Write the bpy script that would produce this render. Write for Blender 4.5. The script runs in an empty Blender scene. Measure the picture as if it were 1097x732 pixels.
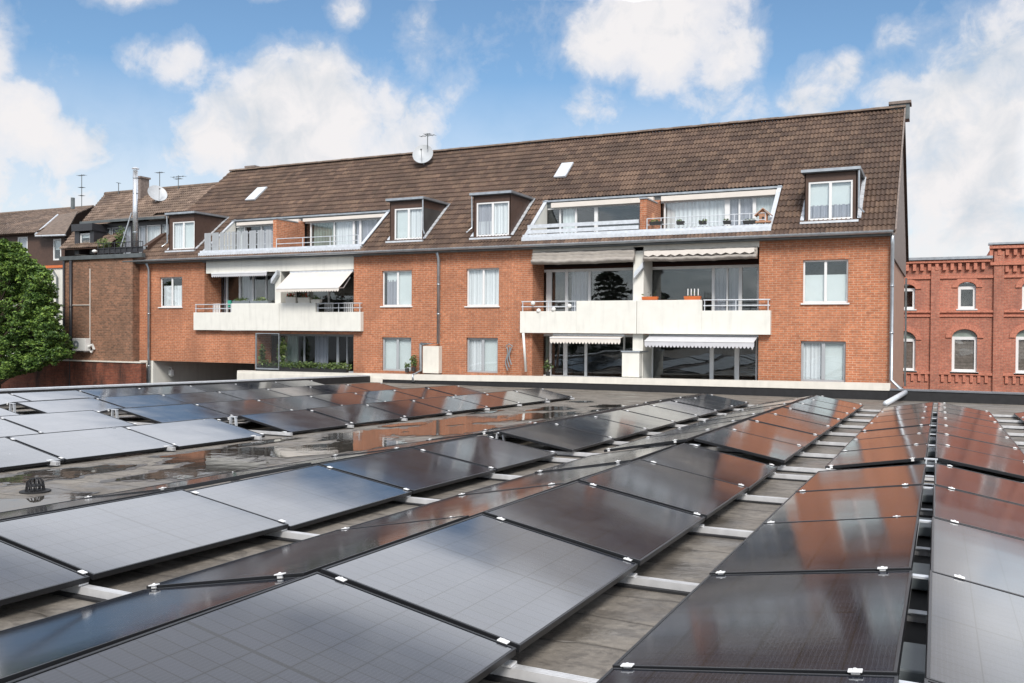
import bpy, math, random
from mathutils import Vector, Matrix, noise
random.seed(7)
R=math.radians
scene=bpy.context.scene
col=scene.collection
# ------------------------------------------------------------------ camera
F_PX,YAW,PIT,ROL=948.5,.4506,-.0122,.0067
CX,CY=548.5,366.0
_F=Vector((-math.sin(YAW)*math.cos(PIT),math.cos(YAW)*math.cos(PIT),math.sin(PIT)))
_R=Vector((math.cos(YAW),math.sin(YAW),0)); _U=_R.cross(_F)
_R2=_R*math.cos(ROL)+_U*math.sin(ROL); _U2=-_R*math.sin(ROL)+_U*math.cos(ROL)
cd=bpy.data.cameras.new('camera'); cam=bpy.data.objects.new('camera',cd); col.objects.link(cam)
cd.sensor_width=36; cd.lens=36*F_PX/1097; cd.clip_start=.05; cd.clip_end=3000
cam.matrix_world=Matrix((( _R2.x,_U2.x,-_F.x,0),(_R2.y,_U2.y,-_F.y,0),(_R2.z,_U2.z,-_F.z,0),(0,0,0,1)))
scene.camera=cam
def ray(u,v): return _F*F_PX+_R2*(u-CX)-_U2*(v-CY)
def at(u,v,Y=30.0):
    d=ray(u,v); return d*(Y/d.y)
def px(P):
    d=P.dot(_F)
    if d<=.05: return None
    return CX+F_PX*P.dot(_R2)/d, CY-F_PX*P.dot(_U2)/d
def rect(u0,v0,u1,v1,Y=30.0):
    um,vm=(u0+u1)/2,(v0+v1)/2
    return at(u0,vm,Y).x,at(u1,vm,Y).x,at(um,v1,Y).z,at(um,v0,Y).z   # x0,x1,z0,z1
# ------------------------------------------------------------------ materials
def newmat(name):
    m=bpy.data.materials.new(name); m.use_nodes=True
    nt=m.node_tree; b=nt.nodes['Principled BSDF']; return m,nt,b
def N(nt,t,**k):
    n=nt.nodes.new(t)
    for a,v in k.items():
        if a.startswith('i_'):
            key=a[2:]; key=int(key) if key.isdigit() else key.replace('_',' ')
            n.inputs[key].default_value=v
        else: setattr(n,a,v)
    return n
def L(nt,a,b): nt.links.new(a,b)
def ramp(nt,fac,stops,interp='LINEAR'):
    r=nt.nodes.new('ShaderNodeValToRGB'); r.color_ramp.interpolation=interp
    e=r.color_ramp.elements
    while len(e)<len(stops): e.new(.5)
    for i,(p,c) in enumerate(stops):
        e[i].position=p; e[i].color=(c,c,c,1) if not hasattr(c,'__len__') else (*c,1)
    L(nt,fac,r.inputs[0]); return r.outputs[0]
def mixc(nt,fac,a,b,mode='MIX'):
    m=nt.nodes.new('ShaderNodeMix'); m.data_type='RGBA'; m.blend_type=mode
    for s,v in ((0,fac),(6,a),(7,b)):
        if hasattr(v,'links') or isinstance(v,bpy.types.NodeSocket): L(nt,v,m.inputs[s])
        else: m.inputs[s].default_value=v if s==0 else (*v,1)
    return m.outputs[2]
def math_(nt,op,a,b=None,c=None,clamp=False):
    m=nt.nodes.new('ShaderNodeMath'); m.operation=op; m.use_clamp=clamp
    for i,v in enumerate((a,b,c)):
        if v is None: continue
        if isinstance(v,bpy.types.NodeSocket): L(nt,v,m.inputs[i])
        else: m.inputs[i].default_value=v
    return m.outputs[0]
def bump(nt,b,h,dist,strength=1.0):
    n=nt.nodes.new('ShaderNodeBump'); n.inputs['Distance'].default_value=dist; n.inputs['Strength'].default_value=strength
    L(nt,h,n.inputs['Height']); L(nt,n.outputs[0],b.inputs['Normal']); return n
def wpos(nt):
    return nt.nodes.new('ShaderNodeNewGeometry').outputs['Position']
def simple(name,c,rough=.6,metal=0,var=.12,scale=3.0,spec=.5,bmp=0,dirt=0):
    m,nt,b=newmat(name); p=wpos(nt)
    n=N(nt,'ShaderNodeTexNoise',i_Scale=scale,i_Detail=5.0); L(nt,p,n.inputs['Vector'])
    lo=tuple(max(0,x*(1-var)) for x in c); hi=tuple(min(1,x*(1+var)) for x in c)
    out=ramp(nt,n.outputs['Fac'],[(.3,lo),(.7,hi)])
    if dirt:
        mp=N(nt,'ShaderNodeMapping'); mp.inputs['Scale'].default_value=(3,3,.35); L(nt,p,mp.inputs[0])
        n2=N(nt,'ShaderNodeTexNoise',i_Scale=1.6,i_Detail=6.0); L(nt,mp.outputs[0],n2.inputs['Vector'])
        f=ramp(nt,n2.outputs['Fac'],[(.5,0.0),(.72,dirt)])
        out=mixc(nt,f,out,tuple(x*.45 for x in c))
    L(nt,out,b.inputs['Base Color'])
    b.inputs['Roughness'].default_value=rough; b.inputs['Metallic'].default_value=metal
    b.inputs['Specular IOR Level'].default_value=spec
    if bmp: bump(nt,b,n.outputs['Fac'],bmp)
    return m
def brickmat(name,c1,c2,mortar,bw=.25,bh=.075,stain=None,mw=.010,stainamt=.6,rough=.85):
    m,nt,b=newmat(name); p=wpos(nt)
    s=N(nt,'ShaderNodeSeparateXYZ'); L(nt,p,s.inputs[0])
    uu=math_(nt,'ADD',s.outputs[0],s.outputs[1])
    cb=N(nt,'ShaderNodeCombineXYZ'); L(nt,uu,cb.inputs[0]); L(nt,s.outputs[2],cb.inputs[1])
    t=N(nt,'ShaderNodeTexBrick',i_Scale=1.0,i_Mortar_Size=mw,i_Mortar_Smooth=.3,i_Bias=0.0,i_Brick_Width=bw,i_Row_Height=bh)
    L(nt,cb.outputs[0],t.inputs['Vector'])
    t.inputs['Color1'].default_value=(*c1,1); t.inputs['Color2'].default_value=(*c2,1); t.inputs['Mortar'].default_value=(*mortar,1)
    n=N(nt,'ShaderNodeTexNoise',i_Scale=.45,i_Detail=6.0,i_Roughness=.6); L(nt,p,n.inputs['Vector'])
    n3=N(nt,'ShaderNodeTexNoise',i_Scale=9.0,i_Detail=3.0); L(nt,p,n3.inputs['Vector'])
    f=ramp(nt,n.outputs['Fac'],[(.35,.82),(.65,1.12)])
    f3=ramp(nt,n3.outputs['Fac'],[(.3,.78),(.7,1.2)])
    o=mixc(nt,1.0,t.outputs['Color'],f,'MULTIPLY'); o=mixc(nt,1.0,o,f3,'MULTIPLY')
    if stain:
        mp=N(nt,'ShaderNodeMapping'); mp.inputs['Scale'].default_value=(1,1,.3); L(nt,p,mp.inputs[0])
        n2=N(nt,'ShaderNodeTexNoise',i_Scale=1.1,i_Detail=7.0,i_Roughness=.65); L(nt,mp.outputs[0],n2.inputs['Vector'])
        fs=ramp(nt,n2.outputs['Fac'],[(.45,0.0),(.62,stainamt)])
        o=mixc(nt,fs,o,stain)
    L(nt,o,b.inputs['Base Color']); b.inputs['Roughness'].default_value=rough
    bump(nt,b,t.outputs['Fac'],-.006)
    return m
M={}
M['brick']=brickmat('orange_brick',(.50,.185,.088),(.39,.135,.063),(.50,.33,.23),mw=.009,stain=(.25,.11,.065),stainamt=.45)
M['brick_old']=brickmat('brown_stippled_brick',(.33,.16,.095),(.16,.085,.055),(.30,.2,.14),bw=.2,bh=.08,stain=(.10,.065,.045),stainamt=.35)
M['brick_factory']=brickmat('red_factory_brick',(.50,.18,.115),(.40,.135,.088),(.42,.26,.19),stain=(.20,.09,.07),stainamt=.4,bw=.26,bh=.08)
M['brick_wall']=brickmat('mossy_garden_brick',(.26,.075,.04),(.18,.05,.03),(.17,.09,.06),stain=(.025,.015,.012),stainamt=.9)
M['brick_trim']=simple('red_brick_trim',(.46,.175,.115),.85,var=.3,scale=14)
M['white']=simple('off_white_render',(.70,.69,.64),.7,var=.04,dirt=.2)
M['cap']=simple('cream_coping',(.66,.63,.57),.55,var=.06,dirt=.15)
M['plaster_tan']=simple('tan_gable_plaster',(.36,.21,.15),.85,var=.1,dirt=.2)
M['slate']=simple('grey_brown_fibre_slates',(.20,.16,.14),.7,var=.25,scale=8,dirt=.3)
M['frame_white']=simple('white_window_frame',(.72,.72,.72),.35,var=.03)
M['frame_grey']=simple('grey_window_frame',(.34,.36,.38),.4,var=.05)
M['frame_dark']=simple('dark_window_frame',(.03,.03,.035),.4,var=.1)
M['zinc']=simple('weathered_zinc',(.42,.45,.48),.38,metal=.7,var=.15,scale=5,dirt=.2)
M['zinc_bright']=simple('bright_zinc_flashing',(.62,.65,.69),.45,metal=.35,var=.12,scale=7)
M['gutter']=simple('dull_grey_gutter',(.13,.145,.15),.5,metal=.4,var=.2,scale=4)
M['alu']=simple('mill_aluminium_rail',(.64,.64,.65),.45,metal=.4,var=.12,scale=9,dirt=.3)
M['clamp']=simple('silver_clamp',(.88,.88,.88),.35,metal=.35,var=.03)
M['blackmetal']=simple('black_anodised_frame',(.018,.019,.022),.38,metal=.4,var=.1,spec=.6)
M['bracket']=simple('grey_support_bracket',(.22,.23,.25),.4,metal=.7,var=.1)
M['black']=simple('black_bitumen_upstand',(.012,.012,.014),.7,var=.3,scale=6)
M['brown']=simple('brown_dormer_cladding',(.075,.042,.03),.6,var=.15,scale=6)
M['darkroof']=simple('dark_dormer_felt',(.05,.052,.055),.6,var=.2)
M['awning_cream']=simple('cream_awning_fabric',(.66,.61,.56),.8,var=.04)
M['awning_grey']=simple('grey_awning_fabric',(.52,.52,.55),.8,var=.05)
M['awning_beige']=simple('beige_awning_fabric',(.36,.33,.30),.8,var=.1,scale=6)
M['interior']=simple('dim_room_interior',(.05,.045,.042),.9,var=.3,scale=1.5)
M['terracotta']=simple('orange_planter_plastic',(.60,.15,.04),.5,var=.1)
M['planter_dark']=simple('dark_planter',(.03,.03,.03),.5)
M['planter_grey']=simple('grey_planter',(.20,.23,.25),.5)
M['wood']=simple('birdhouse_wood',(.38,.20,.12),.8,var=.3,scale=20)
M['dish']=simple('light_grey_dish',(.42,.44,.46),.45,var=.08)
M['chrome']=simple('stainless_flue',(.75,.76,.78),.25,metal=.8,var=.06)
M['plastic_white']=simple('aged_white_plastic',(.72,.72,.70),.4,var=.04)
M['tile_ridge']=simple('ridge_tile_clay',(.15,.11,.085),.8,var=.35,scale=5)
M['asphalt']=simple('asphalt',(.06,.06,.062),.9,var=.2)
M['bark']=simple('bark',(.07,.05,.035),.9,var=.3,scale=8)
M['red']=simple('red_geranium',(.6,.02,.015),.6)
M['green_plastic']=simple('teal_watering_can',(.05,.35,.25),.4)
M['glass_green']=simple('greenish_screen_glass',(.25,.30,.27),.15,var=.2,scale=2)
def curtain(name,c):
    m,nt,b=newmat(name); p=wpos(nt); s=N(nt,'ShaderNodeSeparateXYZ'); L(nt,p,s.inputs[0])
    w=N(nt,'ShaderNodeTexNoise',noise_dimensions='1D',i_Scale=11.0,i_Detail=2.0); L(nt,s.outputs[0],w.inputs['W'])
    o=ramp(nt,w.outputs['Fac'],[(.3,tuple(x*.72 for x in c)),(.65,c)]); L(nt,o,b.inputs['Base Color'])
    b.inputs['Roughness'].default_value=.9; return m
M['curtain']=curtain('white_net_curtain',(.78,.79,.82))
M['curtain_grey']=curtain('lilac_grey_curtain',(.36,.36,.42))
M['blind']=simple('pale_roller_blind',(.66,.70,.71),.8,var=.03)
def glass():
    m,nt,b=newmat('window_glass'); nt.nodes.remove(b); out=nt.nodes['Material Output']
    tr=N(nt,'ShaderNodeBsdfTransparent'); tr.inputs[0].default_value=(.95,.97,.97,1)
    gl=N(nt,'ShaderNodeBsdfGlossy'); gl.inputs['Roughness'].default_value=.01; gl.inputs[0].default_value=(.9,.93,.95,1)
    lw=N(nt,'ShaderNodeLayerWeight'); lw.inputs[0].default_value=.5; frs=math_(nt,'MULTIPLY_ADD',math_(nt,'POWER',lw.outputs['Facing'],4.0),.85,.07); mx=N(nt,'ShaderNodeMixShader')
    ns=N(nt,'ShaderNodeTexNoise',i_Scale=.9,i_Detail=1.0); L(nt,wpos(nt),ns.inputs['Vector'])
    bp=N(nt,'ShaderNodeBump',i_Distance=.01,i_Strength=.5); L(nt,ns.outputs['Fac'],bp.inputs['Height']); L(nt,bp.outputs[0],gl.inputs['Normal'])
    L(nt,frs,mx.inputs[0]); L(nt,tr.outputs[0],mx.inputs[1]); L(nt,gl.outputs[0],mx.inputs[2]); L(nt,mx.outputs[0],out.inputs[0])
    return m
M['glass']=glass()
def tilemat(name,c1,c2,c3):
    m,nt,b=newmat(name)
    uv=N(nt,'ShaderNodeUVMap'); 
    fl=N(nt,'ShaderNodeVectorMath',operation='FLOOR'); L(nt,uv.outputs[0],fl.inputs[0])
    wn=N(nt,'ShaderNodeTexWhiteNoise',noise_dimensions='2D'); L(nt,fl.outputs[0],wn.inputs['Vector'])
    n=N(nt,'ShaderNodeTexNoise',i_Scale=.5,i_Detail=6.0); L(nt,wpos(nt),n.inputs['Vector'])
    n2=N(nt,'ShaderNodeTexNoise',i_Scale=14.0,i_Detail=3.0); L(nt,wpos(nt),n2.inputs['Vector'])
    a=ramp(nt,wn.outputs['Value'],[(0,c1),(.55,c2),(1,c3)])
    f=ramp(nt,n.outputs['Fac'],[(.35,.75),(.68,1.25)]); f2=ramp(nt,n2.outputs['Fac'],[(.3,.7),(.7,1.25)])
    o=mixc(nt,1.0,a,f,'MULTIPLY'); o=mixc(nt,1.0,o,f2,'MULTIPLY')
    mo=N(nt,'ShaderNodeTexNoise',i_Scale=2.4,i_Detail=8.0,i_Roughness=.7); L(nt,wpos(nt),mo.inputs['Vector'])
    fm=ramp(nt,mo.outputs['Fac'],[(.58,0.0),(.75,.45)]); o=mixc(nt,fm,o,(.15,.125,.085))
    L(nt,o,b.inputs['Base Color']); b.inputs['Roughness'].default_value=.75
    return m
M['tiles']=tilemat('brown_clay_pantiles',(.075,.046,.034),(.105,.066,.047),(.145,.093,.064))
M['tiles_old']=tilemat('old_greybrown_tiles',(.13,.09,.07),(.19,.135,.10),(.25,.18,.14))
def membrane():
    m,nt,b=newmat('grey_roofing_membrane'); p=wpos(nt); s=N(nt,'ShaderNodeSeparateXYZ'); L(nt,p,s.inputs[0])
    wob=N(nt,'ShaderNodeTexNoise',i_Scale=1.3,i_Detail=3.0); L(nt,p,wob.inputs['Vector'])
    yy=math_(nt,'MULTIPLY_ADD',wob.outputs['Fac'],.26,s.outputs[1])
    fr=math_(nt,'FRACT',math_(nt,'DIVIDE',yy,.47))
    seam=ramp(nt,fr,[(0,1.0),(.045,0.0),(.955,0.0),(1,1.0)])
    step=ramp(nt,fr,[(0,0.0),(.02,1.0),(1,.6)])
    mp=N(nt,'ShaderNodeMapping'); mp.inputs['Scale'].default_value=(1.15,1.5,1); L(nt,p,mp.inputs[0])
    n=N(nt,'ShaderNodeTexNoise',i_Scale=1.1,i_Detail=7.0,i_Roughness=.6); L(nt,mp.outputs[0],n.inputs['Vector'])
    n2=N(nt,'ShaderNodeTexNoise',i_Scale=26.0,i_Detail=4.0); L(nt,p,n2.inputs['Vector'])
    base=ramp(nt,n.outputs['Fac'],[(.3,(.11,.096,.080)),(.48,(.185,.164,.140)),(.72,(.25,.225,.192))])
    f2=ramp(nt,n2.outputs['Fac'],[(.3,.86),(.7,1.12)]); o=mixc(nt,1.0,base,f2,'MULTIPLY')
    sm=math_(nt,'MULTIPLY',seam,.75); o=mixc(nt,sm,o,(.05,.045,.04))
    ns_=N(nt,'ShaderNodeTexNoise',i_Scale=4.2,i_Detail=8.0,i_Roughness=.68,i_Distortion=.8); L(nt,mp.outputs[0],ns_.inputs['Vector'])
    o=mixc(nt,ramp(nt,ns_.outputs['Fac'],[(.50,0.0),(.60,.55)]),o,(.075,.066,.058))
    # damp zones in the wide gully
    w=N(nt,'ShaderNodeTexNoise',i_Scale=.75,i_Detail=5.0,i_Roughness=.6); L(nt,mp.outputs[0],w.inputs['Vector'])
    wet=ramp(nt,w.outputs['Fac'],[(.52,0.0),(.60,1.0)])
    o=mixc(nt,math_(nt,'MULTIPLY',wet,.38),o,(.07,.062,.055))
    L(nt,o,b.inputs['Base Color'])
    rg=ramp(nt,wet,[(0,.72),(1,.33)]); L(nt,rg,b.inputs['Roughness'])
    h=math_(nt,'ADD',math_(nt,'MULTIPLY',step,.5),math_(nt,'MULTIPLY',n.outputs['Fac'],1.6))
    h=math_(nt,'ADD',h,math_(nt,'MULTIPLY',n2.outputs['Fac'],.12))
    bump(nt,b,h,.045); return m
M['membrane']=membrane()
def water():
    m,nt,b=newmat('standing_rain_water'); b.inputs['Base Color'].default_value=(.045,.040,.035,1)
    b.inputs['Roughness'].default_value=.03; b.inputs['IOR'].default_value=1.33; b.inputs['Specular IOR Level'].default_value=.9
    c=N(nt,'ShaderNodeCombineXYZ'); c.inputs[2].default_value=1.0
    n=N(nt,'ShaderNodeTexNoise',i_Scale=5.0,i_Detail=2.0); L(nt,wpos(nt),n.inputs['Vector'])
    bp=N(nt,'ShaderNodeBump',i_Distance=.002,i_Strength=.5); L(nt,n.outputs['Fac'],bp.inputs['Height']); L(nt,c.outputs[0],bp.inputs['Normal'])
    L(nt,bp.outputs[0],b.inputs['Normal']); return m
M['water']=water()
M['damp']=simple('damp_membrane',(.075,.066,.056),.28,var=.35,scale=4,bmp=.004)
PW,PL,PP=1.115,1.725,1.745
def panelmat():
    m,nt,b=newmat('solar_cell_glass'); uv=N(nt,'ShaderNodeUVMap'); s=N(nt,'ShaderNodeSeparateXYZ'); L(nt,uv.outputs[0],s.inputs[0])
    def lines(sock,n,w):
        f=math_(nt,'FRACT',math_(nt,'MULTIPLY',sock,float(n)))
        a=math_(nt,'ABSOLUTE',math_(nt,'SUBTRACT',f,.5))
        return math_(nt,'GREATER_THAN',a,.5-w)
    cx=lines(s.outputs[0],6,.018); cy=lines(s.outputs[1],20,.03); mid=math_(nt,'LESS_THAN',math_(nt,'ABSOLUTE',math_(nt,'SUBTRACT',s.outputs[1],.5)),.006)
    bus=lines(s.outputs[0],54,.10)
    fing=lines(s.outputs[1],180,.16)
    g=math_(nt,'MAXIMUM',math_(nt,'MAXIMUM',cx,cy),mid)
    fl=N(nt,'ShaderNodeVectorMath',operation='FLOOR'); sc=N(nt,'ShaderNodeVectorMath',operation='MULTIPLY'); sc.inputs[1].default_value=(6,20,1)
    L(nt,uv.outputs[0],sc.inputs[0]); L(nt,sc.outputs[0],fl.inputs[0])
    oi=N(nt,'ShaderNodeObjectInfo'); ad=N(nt,'ShaderNodeVectorMath',operation='ADD'); L(nt,fl.outputs[0],ad.inputs[0]); L(nt,oi.outputs['Random'],ad.inputs[1])
    wn=N(nt,'ShaderNodeTexWhiteNoise',noise_dimensions='3D'); L(nt,ad.outputs[0],wn.inputs['Vector'])
    cell=ramp(nt,wn.outputs['Value'],[(0,(.005,.007,.014)),(1,(.010,.013,.024))])
    o=mixc(nt,math_(nt,'MULTIPLY',fing,.3),cell,(.018,.020,.028))
    o=mixc(nt,math_(nt,'MULTIPLY',bus,.5),o,(.045,.050,.066))
    o=mixc(nt,g,o,(.004,.004,.005))
    # fine dust film with drying marks
    p=wpos(nt); n=N(nt,'ShaderNodeTexNoise',i_Scale=2.2,i_Detail=7.0,i_Roughness=.6); L(nt,p,n.inputs['Vector'])
    dust=ramp(nt,n.outputs['Fac'],[(.35,.0),(.8,.035)]); o=mixc(nt,dust,o,(.20,.19,.18))
    vo=N(nt,'ShaderNodeTexVoronoi',i_Scale=1.7); vo.feature='F1'; L(nt,p,vo.inputs['Vector'])
    vn=N(nt,'ShaderNodeTexNoise',i_Scale=30.0,i_Detail=3.0); L(nt,p,vn.inputs['Vector'])
    sp_=math_(nt,'LESS_THAN',math_(nt,'MULTIPLY_ADD',vn.outputs['Fac'],.03,vo.outputs['Distance']),.032)
    o=mixc(nt,math_(nt,'MULTIPLY',sp_,.55),o,(.5,.5,.47))
    L(nt,o,b.inputs['Base Color'])
    rg=ramp(nt,n.outputs['Fac'],[(.3,.075),(.8,.13)]); L(nt,rg,b.inputs['Roughness'])
    b.inputs['IOR'].default_value=1.53; L(nt,math_(nt,'MULTIPLY_ADD',g,-.22,math_(nt,'MULTIPLY_ADD',bus,-.07,.97)),b.inputs['Specular IOR Level'])
    n2=N(nt,'ShaderNodeTexNoise',i_Scale=1.3,i_Detail=1.0); L(nt,p,n2.inputs['Vector'])
    bump(nt,b,n2.outputs['Fac'],.0022); return m
M['panel']=panelmat()
def leafmat(name,c1,c2,c3):
    m,nt,b=newmat(name); g=N(nt,'ShaderNodeNewGeometry')
    n=N(nt,'ShaderNodeTexNoise',i_Scale=.9,i_Detail=4.0); L(nt,g.outputs['Position'],n.inputs['Vector'])
    a=math_(nt,'MULTIPLY_ADD',g.outputs['Random Per Island'],.45,math_(nt,'MULTIPLY',n.outputs['Fac'],.6))
    o=ramp(nt,a,[(.25,c1),(.5,c2),(.78,c3)]); L(nt,o,b.inputs['Base Color']); b.inputs['Roughness'].default_value=.6
    b.inputs['Transmission Weight'].default_value=0; return m
M['leaf']=leafmat('fresh_green_leaves',(.02,.05,.008),(.055,.12,.018),(.22,.33,.055))
M['needle']=leafmat('dark_needles',(.008,.018,.008),(.015,.032,.012),(.03,.05,.02))
M['plant']=leafmat('potted_plant_leaves',(.03,.06,.015),(.08,.13,.03),(.17,.22,.07))
# ------------------------------------------------------------------ mesh helpers
def wl(o):
    v=Vector((0,0,0))
    while o is not None: v+=Vector(o.location); o=o.parent
    return v
class MB:
    def __init__(s): s.v=[]; s.f=[]; s.uv=None; s.sm=False
    def quad(s,*pts):
        i=len(s.v); s.v+= [tuple(p) for p in pts]; s.f.append(tuple(range(i,i+len(pts)))); return s
    def box(s,x0,x1,y0,y1,z0,z1):
        if x0>x1:x0,x1=x1,x0
        if y0>y1:y0,y1=y1,y0
        if z0>z1:z0,z1=z1,z0
        i=len(s.v); s.v+=[(x,y,z) for x in(x0,x1) for y in(y0,y1) for z in(z0,z1)]
        s.f+=[tuple(i+k for k in q) for q in((0,1,3,2),(4,6,7,5),(0,4,5,1),(2,3,7,6),(0,2,6,4),(1,5,7,3))]; return s
    def hexa(s,p):  # 8 points: bottom 4 ccw, top 4 ccw
        i=len(s.v); s.v+=[tuple(q) for q in p]
        s.f+=[tuple(i+k for k in q) for q in((3,2,1,0),(4,5,6,7),(0,1,5,4),(1,2,6,5),(2,3,7,6),(3,0,4,7))]; return s
    def prism(s,poly,d):   # poly of 3d points, extruded by vector d
        n=len(poly); i=len(s.v); d=Vector(d)
        s.v+=[tuple(p) for p in poly]+[tuple(Vector(p)+d) for p in poly]
        s.f.append(tuple(range(i,i+n))); s.f.append(tuple(range(i+2*n-1,i+n-1,-1)))
        for k in range(n): s.f.append((i+k,i+n+k,i+n+(k+1)%n,i+(k+1)%n))
        return s
    def tube(s,pts,r,n=10):
        pts=[Vector(p) for p in pts]; rings=[]
        for k,p in enumerate(pts):
            a=pts[max(0,k-1)]; b=pts[min(len(pts)-1,k+1)]; t=(b-a).normalized()
            up=Vector((0,0,1)) if abs(t.z)<.9 else Vector((1,0,0))
            x=t.cross(up).normalized(); y=t.cross(x)
            rr=r[k] if hasattr(r,'__len__') else r
            i=len(s.v); s.v+=[tuple(p+x*rr*math.cos(2*math.pi*j/n)+y*rr*math.sin(2*math.pi*j/n)) for j in range(n)]; rings.append(i)
        for a,b in zip(rings,rings[1:]):
            for j in range(n): s.f.append((a+j,a+(j+1)%n,b+(j+1)%n,b+j))
        s.f.append(tuple(rings[0]+j for j in range(n))[::-1]); s.f.append(tuple(rings[-1]+j for j in range(n))); return s
    def build(s,name,mat,parent=None,bevel=0,smooth=False):
        off=wl(parent) if parent is not None else Vector((0,0,0))
        me=bpy.data.meshes.new(name); me.from_pydata([(a-off.x,b-off.y,c-off.z) for a,b,c in s.v],[],s.f)
        if s.uv:
            ul=me.uv_layers.new(name='UVMap')
            for l in me.loops: ul.data[l.index].uv=s.uv[l.vertex_index]
        me.materials.append(M[mat] if isinstance(mat,str) else mat)
        if smooth: me.polygons.foreach_set('use_smooth',[True]*len(me.polygons))
        o=bpy.data.objects.new(name,me); col.objects.link(o); o.parent=parent
        if bevel:
            b=o.modifiers.new('bevel','BEVEL'); b.width=bevel; b.segments=2; b.limit_method='ANGLE'
        return o
def tag(o,label=None,cat=None,group=None,kind=None):
    for k,v in (('label',label),('category',cat),('group',group),('kind',kind)):
        if v: o[k]=v
    return o
def empty(name,loc,label=None,cat=None,group=None):
    o=bpy.data.objects.new(name,None); o.location=loc; o.empty_display_size=.2; col.objects.link(o); return tag(o,label,cat,group)
# ------------------------------------------------------------------ roof membrane
HM,SY,SX=1.478,.0193,.0023
def rz(x,y,h=HM): return -h-SY*y+SX*x
GZ=-5.2
mb=MB(); X0,X1,Y0,Y1=-20.45,14.0,-9.0,29.3
mb.hexa([(X0,Y0,GZ),(X1,Y0,GZ),(X1,Y1,GZ),(X0,Y1,GZ),(X0,Y0,rz(X0,Y0)),(X1,Y0,rz(X1,Y0)),(X1,Y1,rz(X1,Y1)),(X0,Y1,rz(X0,Y1))])
tag(mb.build('flat_roof_ground','membrane'),kind='structure')
g=MB(); g.quad((-900,-900,GZ-.02),(900,-900,GZ-.02),(900,1500,GZ-.02),(-900,1500,GZ-.02)); tag(g.build('ground','asphalt'),kind='structure')
# left kerb of the roof with zinc trim, far kerb
e=empty('roof_kerb',(-20.6,10,rz(-20,10)),'black roof kerb capped with grey metal along the left roof edge','roof kerb')
def kerb(x0,x1,y0,y1,h):
    return [(x0,y0,rz(x0,y0)-.3),(x1,y0,rz(x1,y0)-.3),(x1,y1,rz(x1,y1)-.3),(x0,y1,rz(x0,y1)-.3),
            (x0,y0,rz(x0,y0)+h),(x1,y0,rz(x1,y0)+h),(x1,y1,rz(x1,y1)+h),(x0,y1,rz(x0,y1)+h)]
MB().hexa(kerb(-20.75,-20.43,-9,29.28,.24)).build('upstand','black',e)
k=MB(); p=kerb(-20.80,-20.47,-9,29.3,.0); p=[(a,b,rz(a,b)+.243) for a,b,c in p[:4]]+[(a,b,rz(a,b)+.285) for a,b,c in p[:4]]
k.hexa(p).build('metal_trim','zinc_bright',e)
e=empty('roof_kerb',(5,29.6,rz(5,29.6)),'black roof kerb with thin grey trim in front of the red factory','roof kerb')
MB().box(-1.38,14,29.3,29.62,rz(0,29.3)-.5,rz(0,29.3)+.30).build('upstand','black',e)
MB().box(-1.36,14,29.27,29.66,rz(0,29.3)+.303,rz(0,29.3)+.345).build('metal_trim','bracket',e)
# ------------------------------------------------------------------ solar panels
def frame_mesh():
    m=MB(); t=.034; w=.013
    m.box(0,PW,0,w,-t,0); m.box(0,PW,PL-w,PL,-t,0); m.box(0,w,w,PL-w,-t,0); m.box(PW-w,PW,w,PL-w,-t,0); return m
def glass_mesh():
    m=MB(); w=.0128; z=-.0035
    m.v=[(w,w,z),(PW-w,w,z),(PW-w,PL-w,z),(w,PL-w,z),(w,w,z-.02),(PW-w,w,z-.02),(PW-w,PL-w,z-.02),(w,PL-w,z-.02)]
    m.f=[(0,1,2,3),(7,6,5,4)]; m.uv=[(0,0),(1,0),(1,1),(0,1)]*2; return m
def clamp_mesh(x):
    m=MB(); m.box(x,x+.052,-.026,.010,.0015,.008); m.box(x+.010,x+.042,-.0165,-.0035,-.03,.0014); m.tube([(x+.026,-.008,.008),(x+.026,-.008,.014)],.008,8); return m
proto=None
def make_panel():
    r=empty('solar_panel',(0,0,0))
    a=frame_mesh().build('frame','blackmetal',r,bevel=.0015); b=glass_mesh().build('cell_glass','panel',r)
    c=clamp_mesh(.045).build('clamp','clamp',r,bevel=.002); d=clamp_mesh(PW-.17).build('clamp','clamp',r,bevel=.002)
    return r
def copy_tree(o,parent=None):
    c=o.copy(); col.objects.link(c); c.parent=parent
    for ch in list(o.children): copy_tree(ch,c)
    return c
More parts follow.
